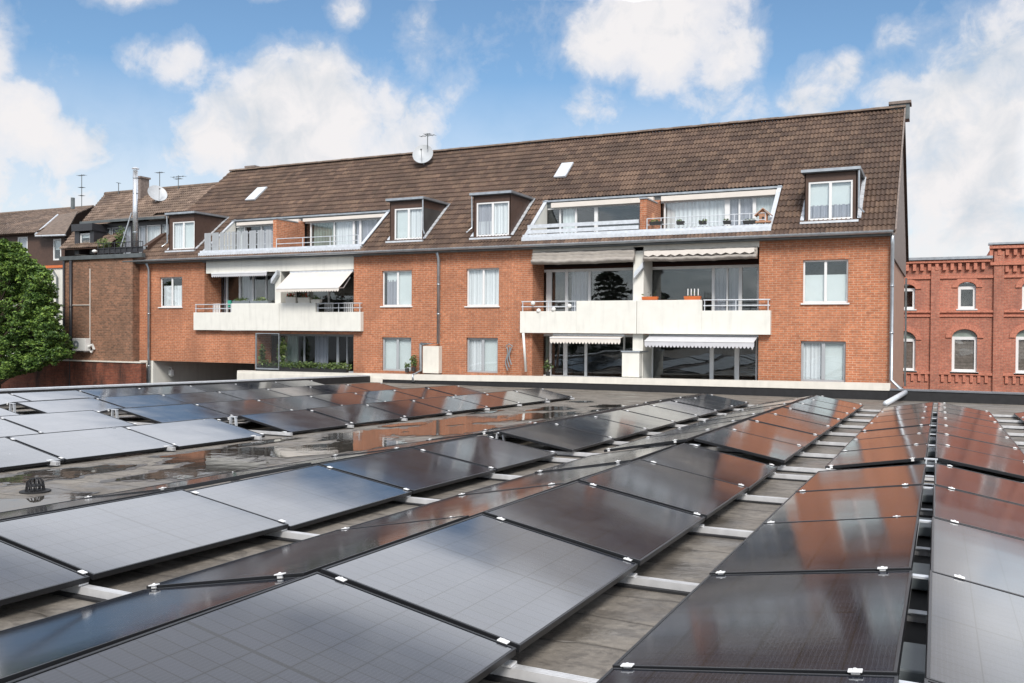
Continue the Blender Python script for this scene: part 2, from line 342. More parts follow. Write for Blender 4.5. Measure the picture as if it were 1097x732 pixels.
# row: name, low x, ridge x, (y start near block, dz,ds,dt), (far block)
rows=[('E',1.53,2.60,None,(11.2,0,0,0)),
 ('D',1.06,-.025,(3.51,-.003,-.002,0),(11.2,-.012,.0015,-.01)),
 ('C',-1.233,-.134,(3.542,.0247,-.001,-.036),(11.23,-.016,.002,-.017)),
 ('B',-1.667,-2.746,(3.535,.035,-.0014,.0035),(10.97,.053,.0017,.004)),
 ('Bw',-3.96,-2.86,(3.535,.01,0,.01),(10.97,.04,.0017,.01)),
 ('A',-4.435,-5.52,(3.574,.001,0,-.024),(11.04,-.002,.001,-.007)),
 ('Aw',-6.72,-5.63,(3.574,0,0,-.02),(11.04,0,.001,-.007)),
 ('Z',-9.40,-10.455,(3.708,-.05,0,.0147),(11.27,-.0425,.0006,.0168)),
 ('Zw',-11.66,-10.565,(3.708,-.05,0,.0),(11.27,-.05,.0006,0)),
 ('Y',-12.15,-13.24,(3.70,-.03,0,.01),(11.2,-.03,.0006,.01)),
 ('Yw',-14.44,-13.35,(3.70,-.03,0,.0),(11.2,-.03,.0006,0)),
 ('X',-14.95,-16.04,(3.70,-.02,0,.01),(11.2,-.02,.0006,.01)),
 ('Xw',-17.24,-16.15,(3.70,-.02,0,.0),(11.2,-.02,.0006,0)),
 ('W',-17.70,-18.79,(3.70,-.02,0,.01),(11.2,-.02,.0006,.01))]
ordn=['first','second','third','fourth','fifth','sixth','seventh','eighth','ninth','tenth','eleventh','twelfth','thirteenth','fourteenth']
HR,HLW=1.1708,1.3673
rail_rows={}
def seen(P):
    q=px(P); return q is not None and -70<q[0]<1170 and q[1]<790
def build_panels():
    global proto
    proto=make_panel(); used=False
    for ri,(nm,xl,xr,g1,g2) in enumerate(rows):
        for gi,gd in enumerate((g1,g2)):
            if gd is None: continue
            y0,dz,ds,dt=gd; ks=range(-2,4) if gi==0 else range(0,7); cnt=0
            for k in ks:
                y=y0+k*PP; pts=[]
                zl=-HLW-SY*y+SX*xl+dz+ds*(k*PP-3); zr=-HR-SY*y+SX*xr+dz+ds*(k*PP-3)+dt
                ok=any(seen(Vector((x,yy,z-SY*(yy-y)))) for x,z in((xl,zl),(xr,zr)) for yy in(y,y+PL))
                if not ok: continue
                # rows that slope away and lie wholly behind the ridge in front stay hidden
                if nm in('Zw','Yw','Xw') and not (gi==1 and k==0) and not(nm=='Zw' and k==6): continue
                tilt=math.atan2(zr-zl,abs(xr-xl)); slope=math.atan(SY-ds)
                jx=random.gauss(0,.0032); jy=random.gauss(0,.0022)
                jx={('A',0,1):-.013,('A',0,2):.005,('B',0,1):.009,('B',0,2):.006}.get((nm,gi,k),jx)   # settled out of true
                if used: t=copy_tree(proto)
                else: t=proto; used=True
                if xr>xl:
                    t.location=(xl,y,zl); t.rotation_euler=(-slope+jx,-tilt+jy,0)
                else:
                    t.location=(xl,y+PL,zl-(SY-ds)*PL); t.rotation_euler=(slope+jx,-tilt+jy,math.pi)
                side='near' if gi==0 else 'far'
                tag(t,f"black solar panel, {ordn[cnt]} from the front in the {ordn[ri]} row from right, {side} block",'solar panel','solar panels in rows on the flat roof'); cnt+=1
build_panels()
# mounting rails: a pair of aluminium channels under every joint, with stands carrying the ridge edges
def rail(y,spans,gi,lab):
    for x0,x1,xs,tagx in spans:
        e=empty('mounting_rail',((x0+x1)/2,y,rz((x0+x1)/2,y)),lab+' '+tagx,'mounting rail','aluminium mounting rails under the solar panels')
        m=MB()
        def zz(x): return rz(x,y)
        for dy in (-.026,.002):
            for a,b,lo,hi in((0,.024,.018,.022),(0,.004,.022,.058),(.020,.024,.022,.058),(0,.009,.058,.062),(.015,.024,.058,.062)):
                m.hexa([(x0,y+dy+a,zz(x0)+lo),(x1,y+dy+a,zz(x1)+lo),(x1,y+dy+b,zz(x1)+lo),(x0,y+dy+b,zz(x0)+lo),
                        (x0,y+dy+a,zz(x0)+hi),(x1,y+dy+a,zz(x1)+hi),(x1,y+dy+b,zz(x1)+hi),(x0,y+dy+b,zz(x0)+hi)])
        m.build('rail_channel','alu',e)
        MB().hexa([(x0+.05,y-.06,zz(x0)+.002),(x1-.05,y-.06,zz(x1)+.002),(x1-.05,y+.06,zz(x1)+.002),(x0+.05,y+.06,zz(x0)+.002),(x0+.05,y-.06,zz(x0)+.017),(x1-.05,y-.06,zz(x1)+.017),(x1-.05,y+.06,zz(x1)+.017),(x0+.05,y+.06,zz(x0)+.017)]).build('rubber_mat','black',e)
        for xr in xs:
            if not(x0<xr<x1): continue
            b=MB(); zt=-HR-SY*y+SX*xr-.05
            b.box(xr-.09,xr+.09,y-.04,y+.03,zz(xr)+.063,zz(xr)+.07)
            b.hexa([(xr-.075,y-.03,zz(xr)+.07),(xr-.06,y-.03,zz(xr)+.07),(xr-.06,y+.02,zz(xr)+.07),(xr-.075,y+.02,zz(xr)+.07),(xr-.055,y-.03,zt),(xr-.04,y-.03,zt),(xr-.04,y+.02,zt),(xr-.055,y+.02,zt)])
            b.hexa([(xr+.06,y-.03,zz(xr)+.07),(xr+.075,y-.03,zz(xr)+.07),(xr+.075,y+.02,zz(xr)+.07),(xr+.06,y+.02,zz(xr)+.07),(xr+.04,y-.03,zt),(xr+.055,y-.03,zt),(xr+.055,y+.02,zt),(xr+.04,y+.02,zt)])
            b.box(xr-.07,xr+.07,y-.03,y+.02,zt,zt+.012)
            b.build('ridge_stand','zinc_bright',e)
        for xl_ in [r[1] for r in rows]:
            if not(x0<xl_<x1): continue
            s=1 if xl_ in (1.53,) or any(r[1]==xl_ and r[2]>r[1] for r in rows) else -1
            z=-HLW-SY*y+SX*xl_-.036
            MB().box(xl_+s*.02,xl_+s*.07,y-.035,y+.03,zz(xl_)+.064,z).build('low_clip','clamp',e)
ridges=[-.08,-2.80,-5.575,-10.51,-13.295,-16.095,-18.85]
for gi,(y0,n) in enumerate(((3.54,4),(11.08,7))):
    for k in range(-1 if gi==0 else 0,n+1):
        y=y0+k*PP-.01
        if gi==0 and k==n: y-=.05
        if gi==1 and k==0: y+=.10
        c=f"thin silver double rail at the {ordn[k+1]} joint of the {'near' if gi==0 else 'far'} panel block,"
        sp=[(-6.62,1.9 if gi else 1.2,ridges[:3],'right side')]
        if gi==1 or k>=2: sp.append((-18.9,-9.3,ridges[3:],'left side'))
        rail(y,sp,gi,c)
# dark wind plates / ballast trays in the ridge slot between the two right-hand rows
for gi,(y0,n) in enumerate(((1.8,5),(11.2,7))):
    for k in range(n):
        y=y0+k*PP+.62; x=-.08
        m=MB(); z=rz(x,y)
        m.box(x-.24,x+.24,y,y+.38,z+.03,z+.11)
        tag(m.build('ballast_block','planter_grey',bevel=.01),f"grey ballast block deep in the slot between the two right rows, {ordn[k]} of {'near' if gi==0 else 'far'} block",'ballast block','ballast blocks in the ridge slot')
for gi,(y0,y1) in enumerate(((1.0,10.6),(11.2,23.2))):  # black strips laid under the slot to paint in its shade
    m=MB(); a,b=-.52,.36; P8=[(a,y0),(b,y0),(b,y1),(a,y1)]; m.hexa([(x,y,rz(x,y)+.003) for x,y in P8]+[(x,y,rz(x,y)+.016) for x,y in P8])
    tag(m.build('slot_shade_strip','black'),f"black shade strip under the ridge slot between the two right rows, {'near' if gi==0 else 'far'} block",'mat')
# puddles in the wide gully
def puddle(cx,cy,rx,ry,seed,lab,dz=.006,mt='water',nm='puddle_water'):
    n=110; m=MB(); pts=[]
    for i in range(n):
        a=2*math.pi*i/n; q=Vector((math.cos(a)*1.3,math.sin(a)*1.3,seed*7.1))
        f=1+.55*noise.noise(q)+.3*noise.noise(q*2.7)+.14*noise.noise(q*6)
        x=cx+rx*f*math.cos(a); y=cy+ry*f*math.sin(a); pts.append((x,y,rz(x,y)+dz))
    m.v=[(cx,cy,rz(cx,cy)+dz)]+pts; m.f=[(0,i+1,(i+1)%n+1) for i in range(n)]
    tag(m.build(nm,mt),kind='structure')
for i,a in enumerate([(-8.75,6.6,.38,.7),(-7.75,7.9,.42,1.1),(-8.5,8.9,.45,.9),(-7.75,10.6,.55,1.3),(-8.5,12.0,.5,1.1),(-7.75,13.6,.6,1.3),(-8.4,15.6,.5,1.3),(-7.7,17.4,.5,1.3),(-8.4,19.6,.35,.8),(-7.6,21.4,.4,.7),(-8.8,22.6,.25,.4),(-7.35,5.3,.3,.6),(-8.3,4.7,.3,.5),(-9.15,17.6,.15,.6),(-9.1,10.4,.15,.7),(-7.2,20.0,.2,.5),(-8.95,14.0,.2,.5)]):
    puddle(*a,i,'',dz=.0062+i*.0004); puddle(a[0],a[1],a[2]*1.22,a[3]*1.14,i,'',dz=.0025+i*.0002,mt='damp',nm='damp_ground')
# roof drain with leaf guard
P=Vector((-7.95,5.75,rz(-7.95,5.75))); e=empty('roof_drain',P,'black domed leaf guard standing over a roof drain beside puddles','drain')
m=MB()
for i in range(12):
    a=2*math.pi*i/12; c,s=math.cos(a),math.sin(a)
    m.tube([P+Vector((.085*c,.085*s,0)),P+Vector((.072*c,.072*s,.10)),P+Vector((.045*c,.045*s,.13)),P+Vector((0,0,.135))],.007,5)
m.build('cage','black',e); MB().tube([P+Vector((0,0,.002)),P+Vector((0,0,.014))],.14,28).build('flange','black',e)
MB().tube([P+Vector((0,0,.06)),P+Vector((0,0,.07))],.082,20).build('ring','black',e)
# ------------------------------------------------------------------ apartment building
YF=30.0
XL=at(149.5,330).x; XR=at(953,330).x
EZ=3.12; EY=29.65; RY=36.0; RZ_=8.35; SL=(RZ_-EZ)/(RY-EY)
def onroof(u,v,lift=0):
    d=ray(u,v); # z = EZ + SL*(y-EY)
    t=(EZ+lift-SL*EY)/(d.z-SL*d.y); return d*t
B=empty('apartment_building',((XL+XR)/2,YF,GZ),'long orange brick apartment building with brown tiled roof, white balconies and roof terraces','building')
def grid_wall(m,x0,x1,z0,z1,y,holes,axis='y'):
    xs=sorted({x0,x1,*[h[0] for h in holes],*[h[1] for h in holes]}); zs=sorted({z0,z1,*[h[2] for h in holes],*[h[3] for h in holes]})
    xs=[x for x in xs if x0<=x<=x1]; zs=[z for z in zs if z0<=z<=z1]
    for a,b in zip(xs,xs[1:]):
        for c,d in zip(zs,zs[1:]):
            if any(h[0]<=(a+b)/2<=h[1] and h[2]<=(c+d)/2<=h[3] for h in holes): continue
            m.quad((a,y,c),(b,y,c),(b,y,d),(a,y,d))
def reveal(m,h,y0,y1):
    a,b,c,d=h[:4]
    m.quad((a,y0,c),(a,y1,c),(a,y1,d),(a,y0,d)); m.quad((b,y0,d),(b,y1,d),(b,y1,c),(b,y0,c))
    m.quad((a,y0,d),(a,y1,d),(b,y1,d),(b,y0,d)); m.quad((a,y0,c),(b,y0,c),(b,y1,c),(a,y1,c))
wins=dict(w1=(171,297,195,329),w2=(409,290,441,328),w3=(499.5,287.5,534.5,328),w4=(860,278.3,908.6,324.7),
          l2=(409,361.7,440.5,397.5),l3=(499.5,362,533.2,399.5),l4=(857.7,365.7,905.9,409.5))
WH={k:rect(*v) for k,v in wins.items()}
LG1=rect(219,277.5,379,355); LG1L=rect(273,357,379,399)
LG2=rect(570.5,266.5,813,356.5); LG2L=rect(570.5,358.5,813,407)
LG1=(LG1[0],LG1[1],at(300,355).z,at(300,277.3).z); LG1L=(LG1L[0],LG1[1],-1.85,at(330,358).z)
LG2=(LG2[0],LG2[1],LG2[2],at(690,264).z); LG2L=(LG2[0],LG2[1],-1.75,LG2L[3])
UZ=at(215,388).z; UX0=at(164,395).x; UX1=at(273,395).x
pier_x0=at(153,395).x
holes=list(WH.values())+[LG1,LG1L,LG2,LG2L]
m=MB(); grid_wall(m,XL,UX1,UZ,EZ+.02,YF,holes); grid_wall(m,UX1,XR,-2.3,EZ+.02,YF,holes)
for k,h in WH.items(): reveal(m,h,YF,YF+.14)
m.quad((XL,YF,UZ),(UX1,YF,UZ),(UX1,YF+12,UZ),(XL,YF+12,UZ))   # soffit of the passage
m.quad((XL,YF,GZ),(XL,YF+12,GZ),(XL,YF+12,EZ),(XL,YF,EZ))
wall=m.build('wall','brick',B)
# passage: white pier and side wall
MB().box(XL,UX0,YF,YF+12,GZ,UZ-.002).build('passage_wall','white',B)
MB().box(UX1,UX1+.3,YF+.02,YF+12,GZ,UZ-.002).box(UX0,UX1,YF+11.8,YF+12,GZ,UZ-.002).build('passage_back','interior',B)
# gable wall on the right: plaster below, slates above
YB=42.2
MB().quad((XR,YF,-2.3),(XR,YB,-2.3),(XR,YB,2.45),(XR,YF,2.45)).build('gable_wall','plaster_tan',B)
m=MB(); m.prism([(XR+.004,YF+.02,2.45),(XR+.004,YB,2.45),(XR+.004,YB,EZ+.1),(XR+.004,RY,RZ_-.08),(XR+.004,YF+.02,EZ+.1)],(.05,0,0)); m.build('gable_slates','slate',B)
MB().box(XR+.03,XR+.11,YB-.12,YB-.02,-2.3,2.4).build('downpipe','gutter',B)
m=MB(); m.quad((XL,YB,GZ),(XR,YB,GZ),(XR,YB,EZ),(XL,YB,EZ)); m.build('rear_wall','brick',B)
# window maker -------------------------------------------------
def window(parent,h,y,frame='frame_white',leaves=2,back='curtain',sill=True,fw=.055,backs=None,depth=.10,name='window',yoff=.09,glazed='glass'):
    x0,x1,z0,z1=h; yy=y+yoff; m=MB(); d=.05
    m.box(x0,x1,yy,yy+d,z1-fw,z1); m.box(x0,x1,yy,yy+d,z0,z0+fw)
    m.box(x0,x0+fw,yy,yy+d,z0+fw,z1-fw); m.box(x1-fw,x1,yy,yy+d,z0+fw,z1-fw)
    n=leaves; W=(x1-x0)/n
    for i in range(1,n): m.box(x0+i*W-fw*.75,x0+i*W+fw*.75,yy-.006,yy+d,z0+fw,z1-fw)
    fr=m.build(name,frame,parent,bevel=.006)
    MB().box(x0+fw,x1-fw,yy+.02,yy+.026,z0+fw,z1-fw).build('pane',glazed,fr)
    if back:
        segs=backs or [(0,1,back,0,1)]
        for a,b,mt,c,d2 in segs:
            xa=x0+(x1-x0)*a; xb=x0+(x1-x0)*b; za=z0+(z1-z0)*c; zb=z0+(z1-z0)*d2; q=MB(); k=max(6,int((xb-xa)/.05))
            flat=mt=='blind'
            for i in range(k):
                xa1=xa+(xb-xa)*i/k; xb1=xa+(xb-xa)*(i+1)/k
                f=(lambda x: yy+.10+(0 if flat else .018*math.sin(x*47)+.01*math.sin(x*29)))
                q.quad((xa1,f(xa1),za),(xb1,f(xb1),za),(xb1,f(xb1),zb),(xa1,f(xa1),zb))
            q.build('roller_blind' if flat else 'curtain',mt,fr)
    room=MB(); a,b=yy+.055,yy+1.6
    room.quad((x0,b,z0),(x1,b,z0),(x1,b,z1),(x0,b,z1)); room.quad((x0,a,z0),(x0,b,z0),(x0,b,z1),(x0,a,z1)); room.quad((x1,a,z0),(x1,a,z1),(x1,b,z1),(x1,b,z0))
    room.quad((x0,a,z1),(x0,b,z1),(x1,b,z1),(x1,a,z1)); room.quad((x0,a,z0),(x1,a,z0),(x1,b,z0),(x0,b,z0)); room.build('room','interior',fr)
    if sill: MB().box(x0-.05,x1+.05,y-.06,y+.09,z0-.05,z0-.004).build('sill','frame_white',fr,bevel=.004)
    return fr
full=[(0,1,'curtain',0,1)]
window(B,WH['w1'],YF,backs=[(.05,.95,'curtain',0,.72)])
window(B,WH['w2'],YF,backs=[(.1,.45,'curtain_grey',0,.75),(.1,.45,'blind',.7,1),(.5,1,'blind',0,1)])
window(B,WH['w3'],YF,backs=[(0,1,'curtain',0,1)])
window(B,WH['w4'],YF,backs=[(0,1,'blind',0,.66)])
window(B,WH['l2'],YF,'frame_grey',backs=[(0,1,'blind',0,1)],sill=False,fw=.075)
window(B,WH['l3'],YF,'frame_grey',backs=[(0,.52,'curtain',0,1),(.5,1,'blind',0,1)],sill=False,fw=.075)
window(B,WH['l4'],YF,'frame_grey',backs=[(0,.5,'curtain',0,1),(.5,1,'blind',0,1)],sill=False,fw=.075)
# loggias --------------------------------------------------------
YG=31.05
def recess(h,left='brick',nm='loggia'):
    x0,x1,z0,z1=h
    o=MB().quad((x0,YF,z0),(x0,YG,z0),(x0,YG,z1),(x0,YF,z1)).build(nm,'brick',B); MB().quad((x1,YF,z1),(x1,YG,z1),(x1,YG,z0),(x1,YF,z0)).build('side_wall','brick',o)
    MB().quad((x0,YF,z1),(x0,YG,z1),(x1,YG,z1),(x1,YF,z1)).build('ceiling','white',o); MB().quad((x0,YF,z0),(x1,YF,z0),(x1,YG,z0),(x0,YG,z0)).build('floor','planter_grey',o)
    return o
def glazing(o,h,posts,curt,frame='frame_white',fw=.07,top=.1,name='sliding_door',yg=None,back='interior'):
    yg=yg or YG; x0,x1,z0,z1=h; m=MB(); m.box(x0,x1,yg,yg+.06,z1-top,z1); m.box(x0,x1,yg,yg+.06,z0,z0+.07)
    for u,w in posts:
        x=at(u,320,yg).x; m.box(x-w/2,x+w/2,yg-.01,yg+.06,z0+.07,z1-top)
    m.build(name,frame,o,bevel=.005)
    MB().box(x0,x1,yg+.03,yg+.036,z0+.07,z1-top).build('pane','glass',o)
    for ua,ub,mt in curt:
        xa,xb=at(ua,320,yg).x,at(ub,320,yg).x; q=MB(); k=max(8,int((xb-xa)/.04))
        for i in range(k):
            a=xa+(xb-xa)*i/k; b=xa+(xb-xa)*(i+1)/k; f=lambda x: yg+.16+.03*math.sin(x*31)+.012*math.sin(x*73)
            q.quad((a,f(a),z0+.05),(b,f(b),z0+.05),(b,f(b),z1-top),(a,f(a),z1-top))
        q.build('curtain',mt,o)
    r=MB(); a,b=yg+.07,yg+3
    r.quad((x0,b,z0),(x1,b,z0),(x1,b,z1),(x0,b,z1)); r.quad((x0,a,z0),(x0,b,z0),(x0,b,z1),(x0,a,z1)); r.quad((x1,a,z1),(x1,b,z1),(x1,b,z0),(x1,a,z0))
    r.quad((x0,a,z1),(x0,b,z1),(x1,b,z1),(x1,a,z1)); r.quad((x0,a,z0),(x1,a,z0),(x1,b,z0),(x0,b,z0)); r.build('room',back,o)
def sub(h,u0,u1,yg=None):
    yg=yg or YG; return (max(h[0],at(u0,320,yg).x),min(h[1],at(u1,320,yg).x),h[2],h[3])
fz1=at(300,291).z; fz2=at(690,269).z
L1=recess(LG1); glazing(L1,(LG1[0],LG1[1],LG1[2],fz1+.02),[(229,.07),(243,.07),(257,.1),(271,.1),(285,.07),(306,.07),(330,.07),(352,.07)],[(258,272,'curtain_grey'),(232,240,'curtain_grey')])
L1L=recess(LG1L,nm='loggia'); glazing(L1L,LG1L,[(300,.07),(326,.06),(362,.12),(372,.06)],[(300,318,'glass_green'),(335,350,'curtain_grey')],frame='frame_grey')
L2=recess(LG2); glazing(L2,(LG2[0],LG2[1],LG2[2],at(690,284).z),[(588,.22),(607,.12),(631.5,.1),(679,.1),(697,.08),(764,.1),(779,.06),(793,.12),(812,.06)],[(611,630,'curtain_grey'),(765,778,'curtain_grey'),(780,793,'curtain_grey')])
L2L=recess(LG2L); glazing(L2L,LG2L,[(590,.08),(606,.16),(628,.1),(669,.06),(699,.07),(763,.14),(790,.16),(811,.06)],[(583,590,'glass_green')])
# white dividers and fascias
m=MB(); x=at(684,300).x; m.box(x-.19,x+.19,YF-.02,YG-.01,-1.75,LG2[3]-.01); m.build('divider_pier','white',L2,bevel=.01)
m=MB(); x=at(298,300).x; m.box(x-.16,x+.16,YF-.02,YG-.01,LG1[2],LG1[3]-.01); m.build('divider_pier','white',L1,bevel=.01)
MB().box(LG1[0]+.12,LG1[1],YF-.03,YF+.22,fz1,EZ-.05).build('fascia','white',L1,bevel=.008)
MB().box(LG2[0],LG2[1],YF-.02,YF+.22,fz2,EZ-.05).build('fascia','cap',L2,bevel=.008)
# zinc hood boxes on the dividers (slanting)
for (uu,vv,o) in ((293,297,L1),(681,290,L2)):
    p=at(uu,vv,YF-.1); m=MB(); m.prism([(p.x-.02,YF-.25,p.z-.28),(p.x+.30,YF-.25,p.z+.08),(p.x+.30,YF-.25,p.z+.28),(p.x-.02,YF-.25,p.z-.08)],(0,.22,0)); m.build('awning_bracket','zinc_bright',o)
# balconies -------------------------------------------------------
YP=29.78
def balcony(u0,us1,us2,u1,vl,vh,vb,seam,lab,flipr=True):
    x0,xa,xb,x1=[at(u,335,YP).x for u in (u0,us1,us2,u1)]; um=(u0+u1)/2
    zb=at(um,vb,YP).z; zl=at(um,vl,YP).z; zh=at(um,vh,YP).z; t=.14
    m=MB(); xs=at(seam,335,YP).x; g_=.008
    for (a,b,z) in ((x0,xa,zl),(xa,xs-g_,zh),(xs+g_,xb,zh),(xb,x1,zl)): m.box(a,b,YP,YP+t,zb,z)
    m.box(x0,x0+t,YP+t,YF,zb,zl); m.box(x1-t,x1,YP+t,YF,zb,zl)
    o=m.build('balcony','white',B,bevel=.012)
    MB().box(x0+t,x1-t,YP+t,YF+.3,zb+.04,zb+.2).build('floor_slab','white',o)
    for a,b,si in ((x0,xa,0),(xb,x1,1)):
        r=MB(); zt=zl+.36
        y=YP+.07
        for z in (zl+.17,zt): r.tube([(a+.04,y,z),(b-.04,y,z)],.02,8)
        ys=YF-.05
        ex=a+.04 if si==0 else b-.04
        for z in (zl+.17,zt): r.tube([(ex,y,z),(ex,ys,z)],.02,8)
        for f in (.02,.5,.98): xx=a+.04+(b-a-.08)*f; r.tube([(xx,y,zl),(xx,y,zt)],.017,8)
        r.build('railing','zinc_bright',o)
    return o,zh,zl,x0,xa,xb,x1
b1=balcony(207.2,247.8,337.8,386.2,334.6,324.8,354.4,299,'')
b2=balcony(557,617.3,751.6,825.2,333.2,321.8,357.8,682,'')
# awnings ---------------------------------------------------------
def awning(x0,x1,z,drop,out,mt,valance,case=True,scallop=.12,par=B,nm='awning'):
    e=MB(); y0=YF+.02; y1=YF+.02-out; n=1
    e.hexa([(x0,y1,z-drop-.012),(x1,y1,z-drop-.012),(x1,y0,z-.012),(x0,y0,z-.012),(x0,y1,z-drop),(x1,y1,z-drop),(x1,y0,z),(x0,y0,z)])
    o=e.build(nm,mt,par)
    v=MB(); k=int((x1-x0)/scallop); 
    for i in range(k):
        a=x0+(x1-x0)*i/k; b=x0+(x1-x0)*(i+1)/k; c=(a+b)/2; zt=z-drop-.01; zb=zt-valance
        for (p,q,d0,d1) in ((a,(a+c)/2,0,.7),((a+c)/2,c,.7,1),(c,(c+b)/2,1,.7),((c+b)/2,b,.7,0)):
            s=.35
            v.prism([(p,y1-.012,zt),(q,y1-.012,zt),(q,y1-.012,zb-s*valance*d1+s*valance),(p,y1-.012,zb-s*valance*d0+s*valance)],(0,.008,0))
    v.build('valance',mt,o)
    MB().box(x0,x1,y1-.03,y1+.02,z-drop-.03,z-drop+.015).build('front_bar','frame_white',o)
    if case: MB().box(x0-.03,x1+.03,YF+.0,YF+.16,z-.02,z+.10).build('cassette','zinc_bright',o)
    if out>.5:
        a=MB()
        for x in (x0+.12,x1-.12): a.tube([(x,y0,z-.25),(x+.0,(y0+y1)/2,z-drop/2-.35),(x,y1,z-drop-.03)],.02,6)
        a.build('folding_arm','frame_white',o)
    return o
xa=at(311,291).x; xb=at(377.5,291).x
awning(xa,xb,at(344,291.5,30).z,at(344,291.5,30).z-at(332,308.5,29.1).z,.92,'awning_cream',.16)
def pxaw(u0,v0,u1,v1,mt,out,fr,**k):
    x0,x1,z0,z1=rect(u0,v0,u1,v1); h=z1-z0
    return awning(x0,x1,z1,h*(1-fr),out,mt,h*fr*1.25,**k)
pxaw(229,290.5,288,295.8,'awning_grey',.15,.6)
# furled beige awning: three soft folds
def furled(u0,u1,vt,vb,mt,val):
    x0,x1,z0,z1=rect(u0,vt,u1,vb); m=MB(); k=40; h=z1-z0
    prof=[(0,1.0),(-.10,.92),(-.16,.80),(-.10,.68),(-.18,.55),(-.13,.42),(-.22,.30),(-.20,.12),(-.12,.0),(0,.05)]
    for i in range(k+1):
        x=x0+(x1-x0)*i/k; w=.03*math.sin(i*.45)+.02*math.sin(i*1.7)
        for a,b in prof: m.v.append((x,YF-.03+a*1.6+w*.4,z0+h*b+w*(.6 if 0<b<1 else .0)-.03*math.sin(math.pi*i/k)*(1-b)))
    n=len(prof)
    for i in range(k):
        for j in range(n-1): m.f.append((i*n+j,(i+1)*n+j,(i+1)*n+j+1,i*n+j+1))
    m.f.append(tuple(range(n))); m.f.append(tuple(k*n+j for j in range(n))[::-1])
    o=m.build('awning',mt,B,smooth=True)
    if val:
        v=MB(); kk=int((x1-x0)/.3)
        for i in range(kk):
            a=x0+.05+(x1-x0-.1)*i/kk; b=a+(x1-x0-.1)/kk; c=(a+b)/2; z=z0+h*.85
            v.prism([(a,YF-.38,z),(b,YF-.38,z),(b,YF-.38,z-h*.32),(c,YF-.38,z-h*.48),(a,YF-.38,z-h*.32)],(0,.01,0))
        v.build('valance','awning_cream',o)
furled(573,681,268.5,282.5,'awning_beige',False); furled(692,812,266.5,279,'awning_beige',True)
pxaw(593,360,668,367,'awning_cream',.35,.75); pxaw(696,359.8,811.5,371,'awning_grey',.6,.5)
# downpipes, gutter ------------------------------------------------
def pipe(pts,r=.05,mt='zinc',nm='downpipe',par=B):
    m=MB(); m.tube(pts,r,12)
    for p,q in zip(pts,pts[1:]):
        p,q=Vector(p),Vector(q)
        if abs(p.z-q.z)>2:
            for f in (.3,.65): c=p.lerp(q,f); m.tube([c-Vector((0,0,.03)),c+Vector((0,0,.03))],r*1.18,12)
    return m.build(nm,mt,par,smooth=True)
x=at(161.7,330).x; pipe([(x,29.72,EZ-.1),(x,29.88,EZ-.35),(x,29.88,GZ+1)],.06)
x=at(471.6,320).x; x2=at(452.5,385).x; zz=at(462,368,29.88).z
pipe([(x,29.72,EZ-.1),(x,29.87,EZ-.35),(x,29.87,zz),(x2,29.87,zz-.03)],.062); pipe([(x2,29.87,zz-.02),(x2,29.87,-1.6),(x2,29.33,-1.75),(x2,29.33,-2.0)],.058)
x=at(955.6,320).x; pipe([(x,29.72,EZ-.1),(x,29.86,EZ-.4),(x,29.86,-1.45),(x+.35,29.5,-1.75)],.055)
pipe([(XR+.52,29.45,-1.78),(XR+.12,26.1,rz(-1.3,26.1)+.07)],.075,'zinc_bright','roof_outlet_pipe')
x=at(563.3,380,29.6).x; pipe([(x+.03,29.3,at(563,357,29.3).z),(x,29.62,-1.5)],.045,'plastic_white','drain_pipe')
m=MB(); prof=[(.07*math.cos(a)*1.1,.075*math.sin(a)) for a in [math.pi+math.pi*i/8 for i in range(9)]]
gx0=at(140,279).x; gx1=XR+.10; gy=EY-.02; gz=EZ+.03
for x in (gx0,gx1):
    for a,b in prof+[(.07,.04),(-.077,.0)]: m.v.append((x,gy-.04+a,gz+b))
n=len(prof)+2
for j in range(n): m.f.append((j,n+j,n+(j+1)%n,(j+1)%n))
m.f.append(tuple(range(n))[::-1]); m.f.append(tuple(range(n,2*n)))
m.build('gutter','zinc',B)
MB().box(XL,XR+.02,EY+.06,YF-.001,EZ-.10,EZ+.0).build('eaves_board','gutter',B)
